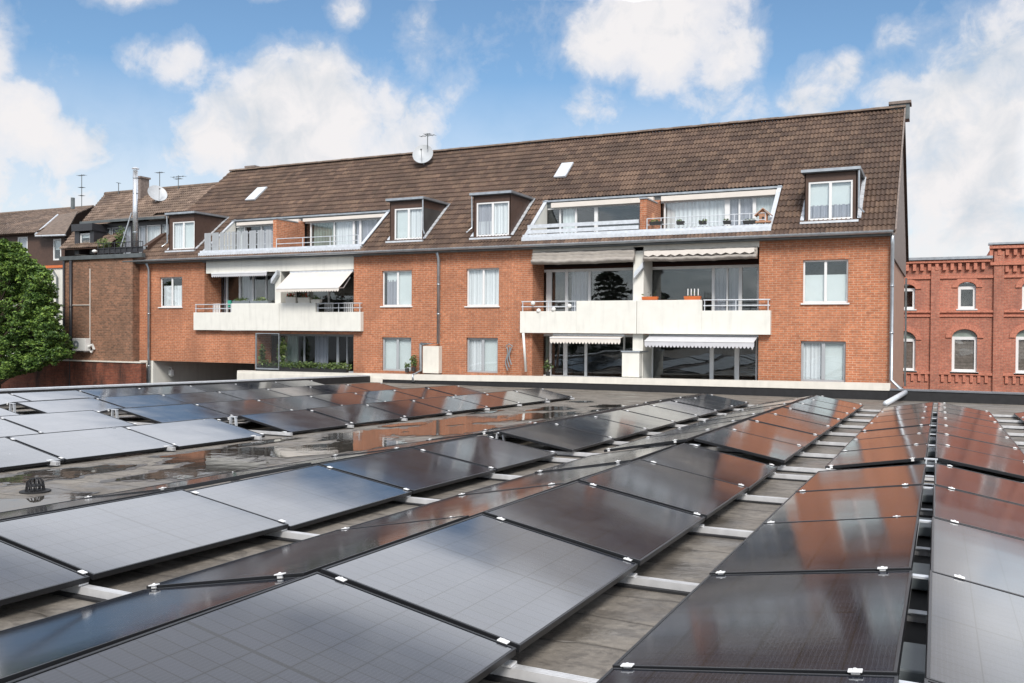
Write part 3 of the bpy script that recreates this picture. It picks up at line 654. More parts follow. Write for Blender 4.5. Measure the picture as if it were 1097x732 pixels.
# ---------------------------------------------------------------- tiled roofs
def tiled(name,mt,parent,e0,e1,r0,r1,openings=(),tw=.28,th=.36,trim=None,seed=0):
    """e0,e1 eave end points, r0,r1 ridge end points (Vectors); pantile rows as geometry"""
    e0,e1,r0,r1=map(Vector,(e0,e1,r0,r1)); up=(r0-e0)
    nrm=(e1-e0).cross(r0-e0).normalized()
    if nrm.z<0: nrm=-nrm
    Ls=((r0+r1)/2-(e0+e1)/2).length; nr=max(1,round(Ls/th)); m=MB(); m.uv=[]
    xdir=(e1-e0).normalized(); rnd=random.Random(seed)
    for i in range(nr):
        a0=i/nr; a1=min(1.0,(i+1.12)/nr)
        L0=e0.lerp(r0,a0); R0=e1.lerp(r1,a0); L1_=e0.lerp(r0,a1); R1_=e1.lerp(r1,a1)
        sa=(L0-e0).dot(xdir); sb=(R0-e0).dot(xdir); S=8
        c0=math.floor(sa/tw); c1=math.ceil(sb/tw)
        for c in range(c0,c1):
            jit=rnd.uniform(-.003,.003); dj=rnd.uniform(-.003,.004)
            base=len(m.v); cnt=0
            for s in range(S+1):
                x=(c+s/S)*tw; x=min(max(x,sa),sb)
                t=(x-sa)/max(1e-6,(sb-sa)); lo=L0.lerp(R0,t); hi=L1_.lerp(R1_,t)
                w=.026*math.cos(4*math.pi*s/S)
                pl=lo+nrm*(.050+w+dj)+(e0-r0).normalized()*jit; ph=hi+nrm*(.012+w*.8)
                m.v+= [tuple(pl-nrm*.03),tuple(pl),tuple(ph)]; m.uv+=[(c+.5,i+.5)]*3
            # skip if within opening
            mid=Vector(m.v[base+S//2*3+1])*.5+Vector(m.v[base+S//2*3+2])*.5
            if any(o(mid) for o in openings):
                del m.v[base:]; del m.uv[base:]; continue
            for s in range(S):
                q=base+s*3
                m.f.append((q,q+3,q+4,q+1)); m.f.append((q+1,q+4,q+5,q+2))
    return m.build(name,mt,parent,smooth=False)
# terrace openings in the slope, by corner pixels on the slope
T1=(onroof(220,271.5),onroof(387,265),onroof(250,237),onroof(416,228.5))
T2=(onroof(564.5,255),onroof(826,244.5),onroof(584,217),onroof(834,202.5))
def trange(T):
    x0=(T[0].x+T[2].x)/2; x1=(T[1].x+T[3].x)/2; yb=(T[0].y+T[1].y)/2; yt=(T[2].y+T[3].y)/2; return x0,x1,yb,yt
TR1,TR2=trange(T1),trange(T2)
print('TERR',TR1,TR2,[ (round(t.x,2),round(t.y,2),round(t.z,2)) for t in T1+T2])
ops=[lambda p,T=T: T[0]-.02<p.x<T[1]+.02 and T[2]<p.y<T[3] for T in (TR1,TR2)]
XRv=XR+.16; XLv=XL-.05
rf=tiled('roof','tiles',B,(XLv,EY,EZ),(XRv,EY,EZ),(XLv,RY,RZ_),(XRv,RY,RZ_),ops)
m=MB(); grid_pts=[]  # underlay so nothing shows through, cut round the terraces
xs=[XLv,TR1[0],TR1[1],TR2[0],TR2[1],XRv]
def under(x0,x1,y0,y1):
    f=lambda y: EZ+SL*(y-EY)-.03
    m.quad((x0,y0,f(y0)),(x1,y0,f(y0)),(x1,y1,f(y1)),(x0,y1,f(y1)))
for a,b in zip(xs,xs[1:]):
    T=TR1 if abs(a-TR1[0])<1e-6 else TR2 if abs(a-TR2[0])<1e-6 else None
    if T: under(a,b,EY,T[2]); under(a,b,T[3],RY)
    else: under(a,b,EY,RY)
m.quad((XLv,RY,RZ_-.03),(XRv,RY,RZ_-.03),(XRv,YB+.3,EZ),(XLv,YB+.3,EZ))
m.build('underlay','brown',rf)
m=MB(); k=int((XRv-XLv)/.38)
for i in range(k):
    a=XLv+(XRv-XLv)*i/k; b=XLv+(XRv-XLv)*(i+1)/k+.03; z=RZ_+.03+random.uniform(-.008,.008)
    pts=[(.15*math.cos(t),.10*math.sin(t)) for t in [math.pi*j/6 for j in range(7)]]
    m.prism([(a,RY+p,z+q) for p,q in pts],(b-a,0,0))
m.build('ridge','tile_ridge',rf)
MB().hexa([(XRv-.02,EY,EZ-.08),(XRv+.03,EY,EZ-.08),(XRv+.03,RY,RZ_-.08),(XRv-.02,RY,RZ_-.08),(XRv-.02,EY,EZ+.09),(XRv+.03,EY,EZ+.09),(XRv+.03,RY,RZ_+.09),(XRv-.02,RY,RZ_+.09)]).build('verge_board','slate',rf)
# dormers
def dormer(u0,vt,u1,ub,vr,win,backs,left_pipe=False,right_pipe=False,fr='frame_white'):
    # front plane where the sill meets the slope
    fp=onroof((win[0]+win[2])/2,win[3]+1.5); Y=fp.y-.02
    x0=at(u0+1.5,vt,Y).x; x1=at(u1-1,vt,Y).x; zt=at((u0+u1)/2,vt,Y).z; zb=fp.z-.05
    wx0,wx1,wz0,wz1=rect(*win,Y)
    yback=EY+(zt+.03-EZ)/SL
    m=MB(); grid_wall(m,x0,x1,zb,zt,Y,[(wx0,wx1,wz0,wz1)]); reveal(m,(wx0,wx1,wz0,wz1),Y,Y+.05)
    for x in (x0,x1): m.prism([(x,Y,zb),(x,Y,zt),(x,yback,zt)],(.03 if x==x0 else -.03,0,0))
    o=m.build('dormer','brown',B)
    MB().hexa([(x0-.08,Y-.14,zt+.0),(x1+.08,Y-.14,zt+.0),(x1+.08,yback+.3,zt+.02),(x0-.08,yback+.3,zt+.02),(x0-.08,Y-.14,zt+.09),(x1+.08,Y-.14,zt+.09),(x1+.08,yback+.3,zt+.11),(x0-.08,yback+.3,zt+.11)]).build('dormer_roof','darkroof',o)
    MB().box(x0-.10,x1+.10,Y-.17,Y-.142,zt+.03,zt+.12).box(x1+.082,x1+.11,Y-.14,yback+.2,zt+.04,zt+.125).build('edge_trim','zinc',o)
    w=window(o,(wx0,wx1,wz0,wz1),Y,fr,backs=backs,sill=False,yoff=.01,fw=.06,name='window_frame')
    for ch in list(w.children): ch.parent=o
    MB().box(x0-.12,x1+.06,Y-.14,Y+.0,zb-.02,zb+.05).build('lead_apron','zinc_bright',o)
    # stepped zinc flashing up the cheeks
    n=9
    for sx,s in ((x0,-1),(x1,1)):
        m=MB()
        for i in range(n):
            f0=i/n; ya=Y+(yback-Y)*f0; yb_=Y+(yback-Y)*(i+.8)/n
            za=EZ+SL*(ya-EY)+.075; zb2=EZ+SL*(yb_-EY)+.075; xa_,xb_=sorted((sx+s*.01,sx+s*.13))
            m.hexa([(xa_,ya,za),(xb_,ya,za),(xb_,yb_,zb2),(xa_,yb_,zb2),(xa_,ya,za+.03),(xb_,ya,za+.03),(xb_,yb_,zb2+.03),(xa_,yb_,zb2+.03)])
        m.build('stepped_flashing','zinc_bright',o)
    for fl,x in ((left_pipe,x0-.03),(right_pipe,x1+.06)):
        if fl: MB().tube([(x,Y-.1,zt+.02),(x,Y-.07,zb+.45),(x+(.18 if fl=='r' else -.15),Y-.25,zb+.25)],.03,8).build('small_downpipe','zinc',o)
dormer(179.6,230.5,210,0,0,(185,237.5,208.4,267),[(.05,.5,'curtain',0,1),(.5,1,'blind',0,1)],left_pipe='l')
dormer(416.3,215.6,454,0,0,(422.6,223,453,256.5),[(.05,.5,'blind',0,1),(.5,1,'curtain',0,1)],right_pipe='r')
dormer(506,209.5,548,0,0,(510.4,216.5,545.4,253),[(.03,.5,'curtain_grey',0,1),(.05,.5,'curtain',0,.45),(.5,1,'curtain',0,1)],left_pipe='l')
dormer(860.7,185,919.4,0,0,(866,194,913.5,235.5),[(.0,1,'blind',.38,1),(0,1,'curtain_grey',0,.4)],right_pipe='r')
# roof terraces
def terrace(T,TR,part_u,nm,side):
    x0,x1,yb,yt=TR; f=lambda y: EZ+SL*(y-EY); zt=f(yt); zf=f(yb)-.35
    ck=lambda x,s: MB().prism([(x,yb,zf),(x,yt,zf),(x,yt,zt+.06),(x,yb,f(yb)+.06)],(s*.05,0,0))
    o=ck(x0,1).build('roof_terrace','white',B); ck(x1,-1).build('side_cheek','white',o)
    MB().box(x0,x1,yb,yt,zf-.06,zf).build('terrace_floor','planter_grey',o)
    m=MB()
    for x in (x0,x1):
        m.hexa([(x-.07,yb-.06,f(yb-.06)+.062),(x+.07,yb-.06,f(yb-.06)+.062),(x+.07,yt,zt+.062),(x-.07,yt,zt+.062),(x-.07,yb-.06,f(yb-.06)+.10),(x+.07,yb-.06,f(yb-.06)+.10),(x+.07,yt,zt+.10),(x-.07,yt,zt+.10)])
    m.box(x0-.07,x1+.07,yb-.10,yb+.02,f(yb)-.02,f(yb)+.12); m.box(x0-.07,x1+.07,yb-.2,yb-.1,f(yb)-.12,f(yb)+.02)
    m.build('zinc_flashing','zinc_bright',o)
    MB().box(x0+.02,x1-.02,yt-.03,yt+.15,zt-.20,zt+.06).build('lintel','gutter',o)
    MB().box(x0-.1,x1+.1,yt-.12,yt-.03,zt+.0,zt+.07).build('top_gutter','zinc',o)
    return o,f,zt,zf,yb,yt
def partition(o,u,ubk,TR,f,zt,zf,w,vtop):
    x0,x1,yb,yt=TR; xc=at(u,230,yb+.12).x
    ztop=at(u,vtop,yb+.12).z
    MB().prism([(xc,yb+.12,zf),(xc,yt-.03,zf),(xc,yt-.03,zt-.16),(xc,yt-.5,ztop-.05),(xc,yb+.12,ztop-.05)],(w,0,0)).build('partition_wall','brick',o)
    MB().prism([(xc-.02,yb+.08,ztop-.048),(xc-.02,yt-.5,ztop-.048),(xc-.02,yt-.5,ztop),(xc-.02,yb+.08,ztop)],(w+.04,0,0)).build('partition_coping','zinc',o)
    return xc
# terrace 1
o,f,zt,zf,yb,yt=terrace(T1,TR1,0,'','')
xc=partition(o,292.5,0,TR1,f,zt,zf,.2,234)
zb_=zt-.20
MB().box(TR1[0]+.3,xc,yt-.22,yt-.04,zb_-.02,zb_+.12).box(xc+.25,TR1[1]-.05,yt-.22,yt-.04,zb_-.02,zb_+.12).build('blind_box','awning_cream',o)
def tglaz(o,x0,x1,posts,curt,fr='frame_white',nm='terrace_door'):
    m=MB(); y=yt+.02; z0=zf; z1=zt-.21; m.box(x0,x1,y,y+.06,z1-.07,z1); m.box(x0,x1,y,y+.06,z0,z0+.08)
    for u,w in posts: x=at(u,240,y).x; m.box(x-w/2,x+w/2,y-.01,y+.06,z0+.08,z1-.07)
    m.build(nm,fr,o); MB().box(x0,x1,y+.025,y+.03,z0+.08,z1-.07).build('pane','glass',o)
    for ua,ub,mt in curt:
        xa,xb=at(ua,240,y).x,at(ub,240,y).x; q=MB(); k=max(6,int((xb-xa)/.05))
        for i in range(k):
            a=xa+(xb-xa)*i/k; b=xa+(xb-xa)*(i+1)/k; g_=lambda x:y+.12+.02*math.sin(x*40)
            q.quad((a,g_(a),z0),(b,g_(b),z0),(b,g_(b),z1),(a,g_(a),z1))
        q.build('curtain',mt,o)
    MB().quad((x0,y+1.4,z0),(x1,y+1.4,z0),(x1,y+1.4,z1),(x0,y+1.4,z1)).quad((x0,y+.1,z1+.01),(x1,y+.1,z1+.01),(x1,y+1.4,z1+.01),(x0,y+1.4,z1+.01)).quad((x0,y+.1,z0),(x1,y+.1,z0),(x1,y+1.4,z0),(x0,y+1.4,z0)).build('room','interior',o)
tglaz(o,TR1[0]+.05,xc,[(262,.07),(280,.07)],[(250,262,'curtain'),(281,296,'curtain_grey')])
tglaz(o,xc+.2,TR1[1]-.05,[(333,.06),(358,.05),(379,.1),(386,.1)],[(334,357,'glass_green'),(358,378,'curtain'),(380,402,'curtain_grey')])
# slatted screen
m=MB(); xs0=TR1[0]+.05; y=yb+.06; z0=f(yb)+.10; z1=at(260,247.5,y).z; x=xs0; rnd=random.Random(3)
while x<xc-.12:
    w=rnd.choice([.10,.10,.15]); m.box(x,x+w,y,y+.015,z0,z1-rnd.uniform(0,.015)); x+=w+rnd.choice([.012,.012,.09])
m.build('slatted_screen','frame_grey',o)
m=MB(); m.tube([(xs0,y+.03,z0+.22),(xc,y+.03,z0+.22)],.018,6); m.tube([(xs0,y+.03,z1-.1),(xc,y+.03,z1-.1)],.018,6); m.build('screen_rail','zinc_bright',o)
m=MB()
for z in (f(yb)+.28,f(yb)+.50): m.tube([(xc+.3,yb,z),(TR1[1]-.15,yb,z)],.018,6)
for i in range(4): x=xc+.3+(TR1[1]-.45-xc)*i/3; m.tube([(x,yb,f(yb)+.1),(x,yb,f(yb)+.5)],.018,6)
m.build('railing','zinc_bright',o)
# terrace 2
o,f,zt,zf,yb,yt=terrace(T2,TR2,0,'','')
xc=partition(o,685.5,0,TR2,f,zt,zf,.24,212)
zb_=zt-.20
MB().box(TR2[0]+.3,xc,yt-.22,yt-.04,zb_-.04,zb_+.14).box(xc+.3,TR2[1]-.05,yt-.22,yt-.04,zb_-.04,zb_+.14).build('blind_box','awning_cream',o)
tglaz(o,TR2[0]+.05,xc,[(600,.06),(617,.08),(638.5,.14)],[(602,616,'blind')])
tglaz(o,xc+.2,TR2[1]-.05,[(712,.06),(779,.18),(792,.06),(808,.12)],[(713,778,'curtain'),(780,807,'curtain_grey'),(809,829,'blind')])
m=MB()
for i,z in enumerate((f(yb)+.16,f(yb)+.36)): m.box(TR2[0]+.1,xc,yb-.03,yb+.0,z,z+.13)
m.build('metal_parapet_rail','zinc_bright',o)
m=MB()
for z in (f(yb)+.28,f(yb)+.5): m.tube([(xc+.3,yb,z),(TR2[1]-.15,yb,z)],.016,6)
for i in range(9): x=xc+.3+(TR2[1]-.45-xc)*i/8; m.tube([(x,yb,f(yb)+.1),(x,yb,f(yb)+.5)],.016,6)
m.build('railing','zinc_bright',o)
TY=(yb,f(yb)); XC2=xc
# skylights
for c in (((265.2,215),(275,202),(284,202),(275,215)),((593.5,190.6),(602.7,175.8),(613.8,175.8),(606.4,190.6))):
    p=[onroof(*q,.09) for q in c]; m=MB(); nrm=Vector((0,-SL,1)).normalized(); ya=(p[0].y+p[3].y)/2; yb2=(p[1].y+p[2].y)/2; x0=(p[0].x+p[1].x)/2; x1=(p[2].x+p[3].x)/2
    z=lambda y: EZ+SL*(y-EY)+.09
    fr=MB().prism([(x0,ya,z(ya)),(x1,ya,z(ya)),(x1,yb2,z(yb2)),(x0,yb2,z(yb2))],nrm*.07).build('skylight','zinc_bright',B)
    i=.08; MB().prism([(x0+i,ya+i*.7,z(ya+i*.7)),(x1-i,ya+i*.7,z(ya+i*.7)),(x1-i,yb2-i*.7,z(yb2-i*.7)),(x0+i,yb2-i*.7,z(yb2-i*.7))],nrm*.076).build('pane',"blind",fr)
# chimneys
def chimney(u0,v0,u1,Y,zb,par,mt='brick_old',cap=True,d=.6,nm='chimney'):
    x0,x1=at(u0,v0,Y).x,at(u1,v0,Y).x; z=at((u0+u1)/2,v0,Y).z
    o=MB().box(x0+.06,x1-.06,Y-d/2,Y+d/2,zb,z-.1).build(nm,mt,par)
    MB().box(x0,x1,Y-d/2-.06,Y+d/2+.06,z-.098,z).build('chimney_cap','slate',o); return o
chimney(952.5,110.5,976.5,RY+.25,RZ_-.4,B,'gutter'); chimney(934,117,953,RY+.5,RZ_-.4,B,'gutter'); chimney(267,178.8,278,RY+.3,RZ_-.3,B,'gutter')
# terrace base wall with cream coping (in front of the ground-floor loggias)
YC=29.32
def zc(u): 
    return at(u,(396.6 if u<300 else 0) or 0,YC).z
pts=[(254,397),(450,401.5),(600,403.5),(800,407.8),(953.5,411)]
e=empty('terrace_wall',(at(600,405,YC).x,YC,-2.3),'long low cream coped terrace wall at the foot of the brick facade','low wall')
m=MB(); n=MB()
for (ua,va),(ub,vb) in zip(pts,pts[1:]):
    A=at(ua,va,YC); Bp=at(ub,vb,YC); t=.22
    m.hexa([(A.x,YC,A.z-t),(Bp.x,YC,Bp.z-t),(Bp.x,YC+.3,Bp.z-t),(A.x,YC+.3,A.z-t),(A.x,YC,A.z),(Bp.x,YC,Bp.z),(Bp.x,YC+.3,Bp.z),(A.x,YC+.3,A.z)])
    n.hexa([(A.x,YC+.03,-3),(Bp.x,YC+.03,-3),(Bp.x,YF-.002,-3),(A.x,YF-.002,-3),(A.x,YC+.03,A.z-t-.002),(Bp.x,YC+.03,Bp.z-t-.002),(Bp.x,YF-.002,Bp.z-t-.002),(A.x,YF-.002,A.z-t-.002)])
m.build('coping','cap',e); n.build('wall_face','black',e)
# white lower skirt at the far left end of that wall
A=at(254,397,YC); Bp=at(410,404,YC)
MB().box(A.x+.02,Bp.x,YC-.03,YC-.001,-2.6,A.z-.1).build('white_face','cap',e)
# white meter cabinet, low partition, hose
x0,x1,z0,z1=rect(454,371,471,400,29.8); o=MB().box(x0,x1,29.72,29.99,z0,z1).build('meter_cabinet','cap',bevel=.01); tag(o,'cream meter cabinet on the brick wall below the bent downpipe','cabinet')
x0,x1,z0,z1=rect(667,377.5,685.5,404,29.7); o=MB().box(x0,x1,29.62,30.6,z0,z1).build('low_partition','white',bevel=.01); tag(o,'white low partition block between the two lower loggias','partition')
MB().box(x0-.03,x1+.03,29.58,30.6,z1+.001,z1+.05).build('coping','zinc',o)
m=MB(); p=at(546,369,29.9)
for k in range(3):
    pts_=[(p.x-.10+.09*k+.05*math.sin(i*.9+k),29.86-.03*k,p.z-.1-i*.11) for i in range(9-k)]; m.tube(pts_,.022,6)
m.tube([(p.x-.14,29.85,p.z-.08),(p.x,29.84,p.z+.02),(p.x+.16,29.85,p.z-.08)],.02,6)
tag(m.build('hanging_hose','planter_grey'),'grey garden hose hanging on the brick wall right of the white door','hose')
# ---------------------------------------------------------------- foliage helpers
def leaves(m,c,r,n,size,rnd,flat=1.0,tries=1):
    c=Vector(c)
    for _ in range(n):
        d=Vector((rnd.gauss(0,1),rnd.gauss(0,1),rnd.gauss(0,1))).normalized(); rr=rnd.random()**.45
        p=c+Vector((d.x*r[0],d.y*r[1],d.z*r[2]))*rr
        a=Vector((rnd.gauss(0,1),rnd.gauss(0,1),rnd.gauss(0,.6))).normalized(); b=a.cross(Vector((rnd.gauss(0,1),rnd.gauss(0,1),rnd.gauss(0,1)))).normalized()
        s=size*rnd.uniform(.6,1.4); i=len(m.v)
        m.v+=[tuple(p-a*s),tuple(p+b*s*.45),tuple(p+a*s),tuple(p-b*s*.45)]; m.f.append((i,i+1,i+2,i+3))
def planter(name,u0,u1,vt,vb,Y,mt,lab,grp='balcony flower boxes',pl=60,ph=.15,flower=None,rnd=random.Random(5)):
    x0,x1,z0,z1=rect(u0,vt,u1,vb,Y); e=empty(name,((x0+x1)/2,Y,z0),lab,'planter',grp)
    m=MB(); t=.02; m.hexa([(x0+t,Y-.07,z0),(x1-t,Y-.07,z0),(x1-t,Y+.07,z0),(x0+t,Y+.07,z0),(x0,Y-.09,z1),(x1,Y-.09,z1),(x1,Y+.09,z1),(x0,Y+.09,z1)]).build('trough',mt,e,bevel=.01)
    if pl:
        m=MB(); leaves(m,((x0+x1)/2,Y,z1+ph*.5),((x1-x0)/2,.12,ph),pl,.05,rnd); m.build('foliage','plant',e)
    if flower:
        m=MB(); leaves(m,((x0+x1)/2,Y-.05,z1+ph*.8),((x1-x0)/2.3,.12,ph*.6),22,.05,rnd); m.build('blossoms',flower,e)
    return e
planter('flower_box',250,268,322.5,325.5,29.87,'planter_grey','grey flower box with green plants, left one on the left balcony',ph=.12,pl=90)
planter('flower_box',269,288,322.5,325.5,29.87,'planter_grey','grey flower box with green plants, right beside the white divider',ph=.12,pl=90)
planter('flower_box',307,318,318.5,325,29.87,'cap','pale round planter with red flowers under the open awning, leftmost',flower='red',ph=.12)
planter('flower_box',320,333,319,325.5,29.87,'cap','pale planter with bright red geraniums under the open awning',flower='red',ph=.16,pl=50)
planter('flower_box',334,344,321,325,29.87,'cap','pale planter with yellowish green plant at the railing step under the awning',ph=.14,pl=70)
planter('flower_box',688,705,318,321.5,29.87,'terracotta','orange flower box nearly bare, beside the white divider',pl=8)
planter('flower_box',733,751,317.5,321.5,29.87,'terracotta','orange flower box holding white sticks at the parapet step',pl=5)
m=MB(); 
for u in (737,740.5,744,748): p=at(u,312,29.87); m.tube([(p.x,29.87,p.z-.15),(p.x,29.87,p.z+.08)],.018,6)
tag(m.build('garden_sticks','frame_white'),'white decorative sticks standing in the orange flower box','garden sticks')
for i,u in enumerate((697,727,754,781)):
    pass
yb,fzb=TY
for i,(u,lb) in enumerate(((703,'farthest left beside the brick partition'),(729,'second from the left'),(753,'third from the left'),(779,'in front of the dark door'),(803,'long one below the birdhouse'))):
    w=7 if i in(0,4) else 4.2
    planter('railing_planter',u-w,u+w,237.5-i*.3,241.2-i*.3,yb+.02,'planter_dark','dark planter hooked on the upper terrace railing, '+lb,'dark planters on the roof terrace railing',pl=14,ph=.05)
# birdhouse on the roof terrace
p=at(818,240.5,yb+.1); e=empty('birdhouse',(p.x,p.y,p.z),'small wooden birdhouse with steep roof at the right end of the upper terrace','birdhouse')
MB().box(p.x-.13,p.x+.13,p.y-.1,p.y+.1,p.z+.1,p.z+.30).build('box','wood',e)
MB().box(p.x-.24,p.x+.24,p.y-.16,p.y+.16,p.z+.05,p.z+.098).build('platform','wood',e)
m=MB()
for s in (-1,1): m.hexa([(p.x,p.y-.18,p.z+.50),(p.x+s*.26,p.y-.18,p.z+.27),(p.x+s*.26,p.y+.18,p.z+.27),(p.x,p.y+.18,p.z+.50),(p.x,p.y-.18,p.z+.53),(p.x+s*.28,p.y-.18,p.z+.29),(p.x+s*.28,p.y+.18,p.z+.29),(p.x,p.y+.18,p.z+.53)])
m.prism([(p.x-.2,p.y-.1,p.z+.3),(p.x+.2,p.y-.1,p.z+.3),(p.x,p.y-.1,p.z+.48)],(0,.2,0)); m.build('roof','wood',e)
MB().tube([(p.x,p.y,p.z-.35),(p.x,p.y,p.z+.05)],.03,8).build('post','wood',e)
MB().tube([(p.x,p.y-.104,p.z+.2),(p.x,p.y-.101,p.z+.2)],.045,12).build('entrance','black',e)
# pale figure plaque on brick partition
p=at(699,232,yb+.8); m=MB(); m.tube([(XC2+.26,p.y,p.z-.25),(XC2+.27,p.y,p.z-.1),(XC2+.27,p.y,p.z+.12)],[.11,.09,.05],10)
tag(m.build('wall_ornament','wood'),'small terracotta ornament hung on the brick partition of the right terrace','ornament')
# plants and pots: lower left loggia
rnd=random.Random(11)
def plant(u,v,Y,w,h,lab,n=160,sz=.07,flower=None,grp=None):
    p=at(u,v,Y); e=empty('potted_plant',(p.x,Y,p.z),lab,'plant',grp)
    MB().tube([(p.x,Y,p.z),(p.x,Y,p.z+.16)],[.07,.09],12).build('pot','planter_dark',e)
    m=MB(); leaves(m,(p.x,Y,p.z+.16+h/2),(w/2,w/2.5,h/2),n,sz,rnd); m.build('foliage','plant',e)
    st=MB(); 
    for k in range(4): st.tube([(p.x,Y,p.z+.14),(p.x+rnd.uniform(-w,w)*.25,Y+rnd.uniform(-.05,.05),p.z+.16+h*.7)],.008,4)
    st.build('stems','bark',e)
    return e
zz0=-1.6
plant(281,396,30.2,.35,1.0,'tall thin green plant behind the glass wind screen')
plant(302,396,30.3,.5,1.25,'large leafy plant right of the white divider in the lower left loggia',200,.08)
plant(443,398,29.7,.35,.5,'small shrub growing at the wall between window and meter cabinet',120,.06)
plant(436,399,29.7,.3,.25,'low green tuft at the foot of the lower window',60,.05)
plant(587,403,30.3,.4,.45,'potted plant with red flowers at the brick corner of the lower loggia',70,.06)
m=MB(); A=at(300,394,29.5); Bp=at(372,397,29.5)
for i in range(11): leaves(m,(A.x+(Bp.x-A.x)*(i+.5)/11,29.5,A.z+.12),(.42,.15,.17),150,.05,rnd)
m2=MB(); leaves(m2,(at(286,395,29.5).x,29.5,A.z+.15),(.6,.2,.2),120,.05,rnd)
e=empty('terrace_hedge',(A.x,29.5,A.z),'low row of green plants along the edge of the lower left terrace','plants')
m.build('foliage','plant',e); m2.build('foliage','plant',e); MB().box(at(275,395,29.5).x,Bp.x,29.42,29.6,A.z-.2,A.z+.03).build('trough','black',e)
# glass wind screen
x0=at(274,375,29.4).x; x1=at(299,375,29.4).x; z0=at(286,396,29.4).z; z1=at(286,357,29.4).z
e=empty('wind_screen',((x0+x1)/2,29.4,z0),'framed glass wind screen standing on the terrace below the left balcony','wind screen')
m=MB(); m.box(x0,x0+.04,29.38,29.43,z0,z1).box(x1-.02,x1,29.38,29.43,z0,z1).box(x0+.04,x1-.02,29.38,29.43,z0,z0+.06).box(x0+.04,x1-.02,29.38,29.43,z1-.03,z1); m.build('frame','zinc',e)
MB().box(x0+.04,x1-.02,29.40,29.406,z0+.06,z1-.03).build('pane','glass',e)
# chairs on the left balcony (right half) and left end
def chair(u,Y,lab,mt='frame_white'):
    p=at(u,337,Y); z=b1[2]-.55; e=empty('balcony_chair',(p.x,Y,z),lab,'chair','white garden chairs on the left balcony')
    MB().box(p.x-.22,p.x+.22,Y-.2,Y+.2,z+.42,z+.45).build('seat',mt,e)
    m=MB(); 
    for i in range(5): xx=p.x-.2+i*.1; m.box(xx-.03,xx+.03,Y+.2,Y+.225,z+.46,z+.92)
    m.box(p.x-.23,p.x+.23,Y+.195,Y+.23,z+.92,z+.97); m.build('backrest',mt,e)
    for a in(-.2,.2):
        for b in(-.18,.2): MB().box(p.x+a-.015,p.x+a+.015,Y+b-.015,Y+b+.015,z,z+.42).build('leg',mt,e)
    return e
chair(349,30.35,'white garden chair nearest the divider on the left balcony'); chair(370,30.35,'white garden chair beside the right railing of the left balcony')
chair(228,30.35,'white garden chair at the far left end of the left balcony'); 
p=at(246,322,29.95)
o=MB().tube([(p.x,29.95,p.z-.3),(p.x,29.95,p.z)],[.07,.09],10).tube([(p.x+.05,29.95,p.z-.2),(p.x+.28,29.95,p.z+.02)],.015,6).build('watering_can','green_plastic'); tag(o,'teal watering can on the left end of the left balcony','watering can')
# lights on the railing of the right balcony: white ball ornaments
for i,u in enumerate((571,577,593,610)):
    v=(325,333,331.5,328)[i]; p=at(u,v,29.80); m=MB(); r_=.085
    for j in range(7):
        pass
    pts_=[(p.x,29.80,p.z-r_*math.cos(math.pi*k/8)) for k in range(9)]
    m.tube(pts_,[max(.004,r_*math.sin(math.pi*k/8)) for k in range(9)],12)
    tag(m.build('ball_lamp','plastic_white',smooth=True),'small white ball lamp on the right balcony railing, '+('leftmost and highest','second from left, hanging low','third from left above the parapet','beside the parapet step')[i],'ball lamp','white ball lamps on the balcony railing')
# lantern in the passage
p=at(179.4,399,30.9); x=UX0+.16; Y=UX0/(ray(179.4,399).x/ray(179.4,399).y)+.1; z=at(179.4,399,Y).z
e=empty('wall_lantern',(x,Y,z),'white wall lantern on the pale passage wall beside the downpipe','lantern')
MB().tube([(x,Y,z-.20),(x,Y,z-.12),(x,Y,z+.10),(x,Y,z+.16)],[.06,.15,.13,.05],8).build('glass_body','plastic_white',e)
MB().tube([(x,Y,z+.161),(x,Y,z+.22),(x-.15,Y,z+.26)],[.05,.03,.025],8).build('bracket','plastic_white',e)
# satellite dish
def dish(u,v,Y,r,az,lab,arm=True,el=.45):
    p=at(u,v,Y); e=empty('satellite_dish',(p.x,p.y,p.z),lab,'satellite dish','satellite dishes on the roofs')
    n=Vector((math.sin(az)*math.cos(el),-math.cos(az)*math.cos(el),math.sin(el))); xx=n.cross(Vector((0,0,1))).normalized(); yy=xx.cross(n)
    m=MB(); K=28; rings=6; m.v.append(tuple(p-n*.0))
    for j in range(1,rings+1):
        q=j/rings
        for i in range(K): a=2*math.pi*i/K; m.v.append(tuple(p+(xx*math.cos(a)*.92+yy*math.sin(a))*r*q+n*(q*q*r*.28)))
    for i in range(K): m.f.append((0,1+i,1+(i+1)%K))
    for j in range(rings-1):
        for i in range(K): a=1+j*K; m.f.append((a+i,a+K+i,a+K+(i+1)%K,a+(i+1)%K))
    m.build('reflector','dish',e,smooth=True)
    b=p-n*.05; MB().tube([b-yy*r*.2,b-n*.18-yy*r*.2,b-n*.2-Vector((0,0,r*1.25))],.035,8).build('mast','zinc',e)
    MB().tube([p-yy*r*.95+n*r*.2,p+n*r*1.0-yy*r*.1],.018,6).tube([p+n*r*.98-yy*r*.1,p+n*r*1.15-yy*r*.05],.045,8).build('feed_arm','dish',e)
    return e
Yd=35.0
dish(453.5,167,Yd,.52,.35,'large grey satellite dish on the ridge of the long brown roof')
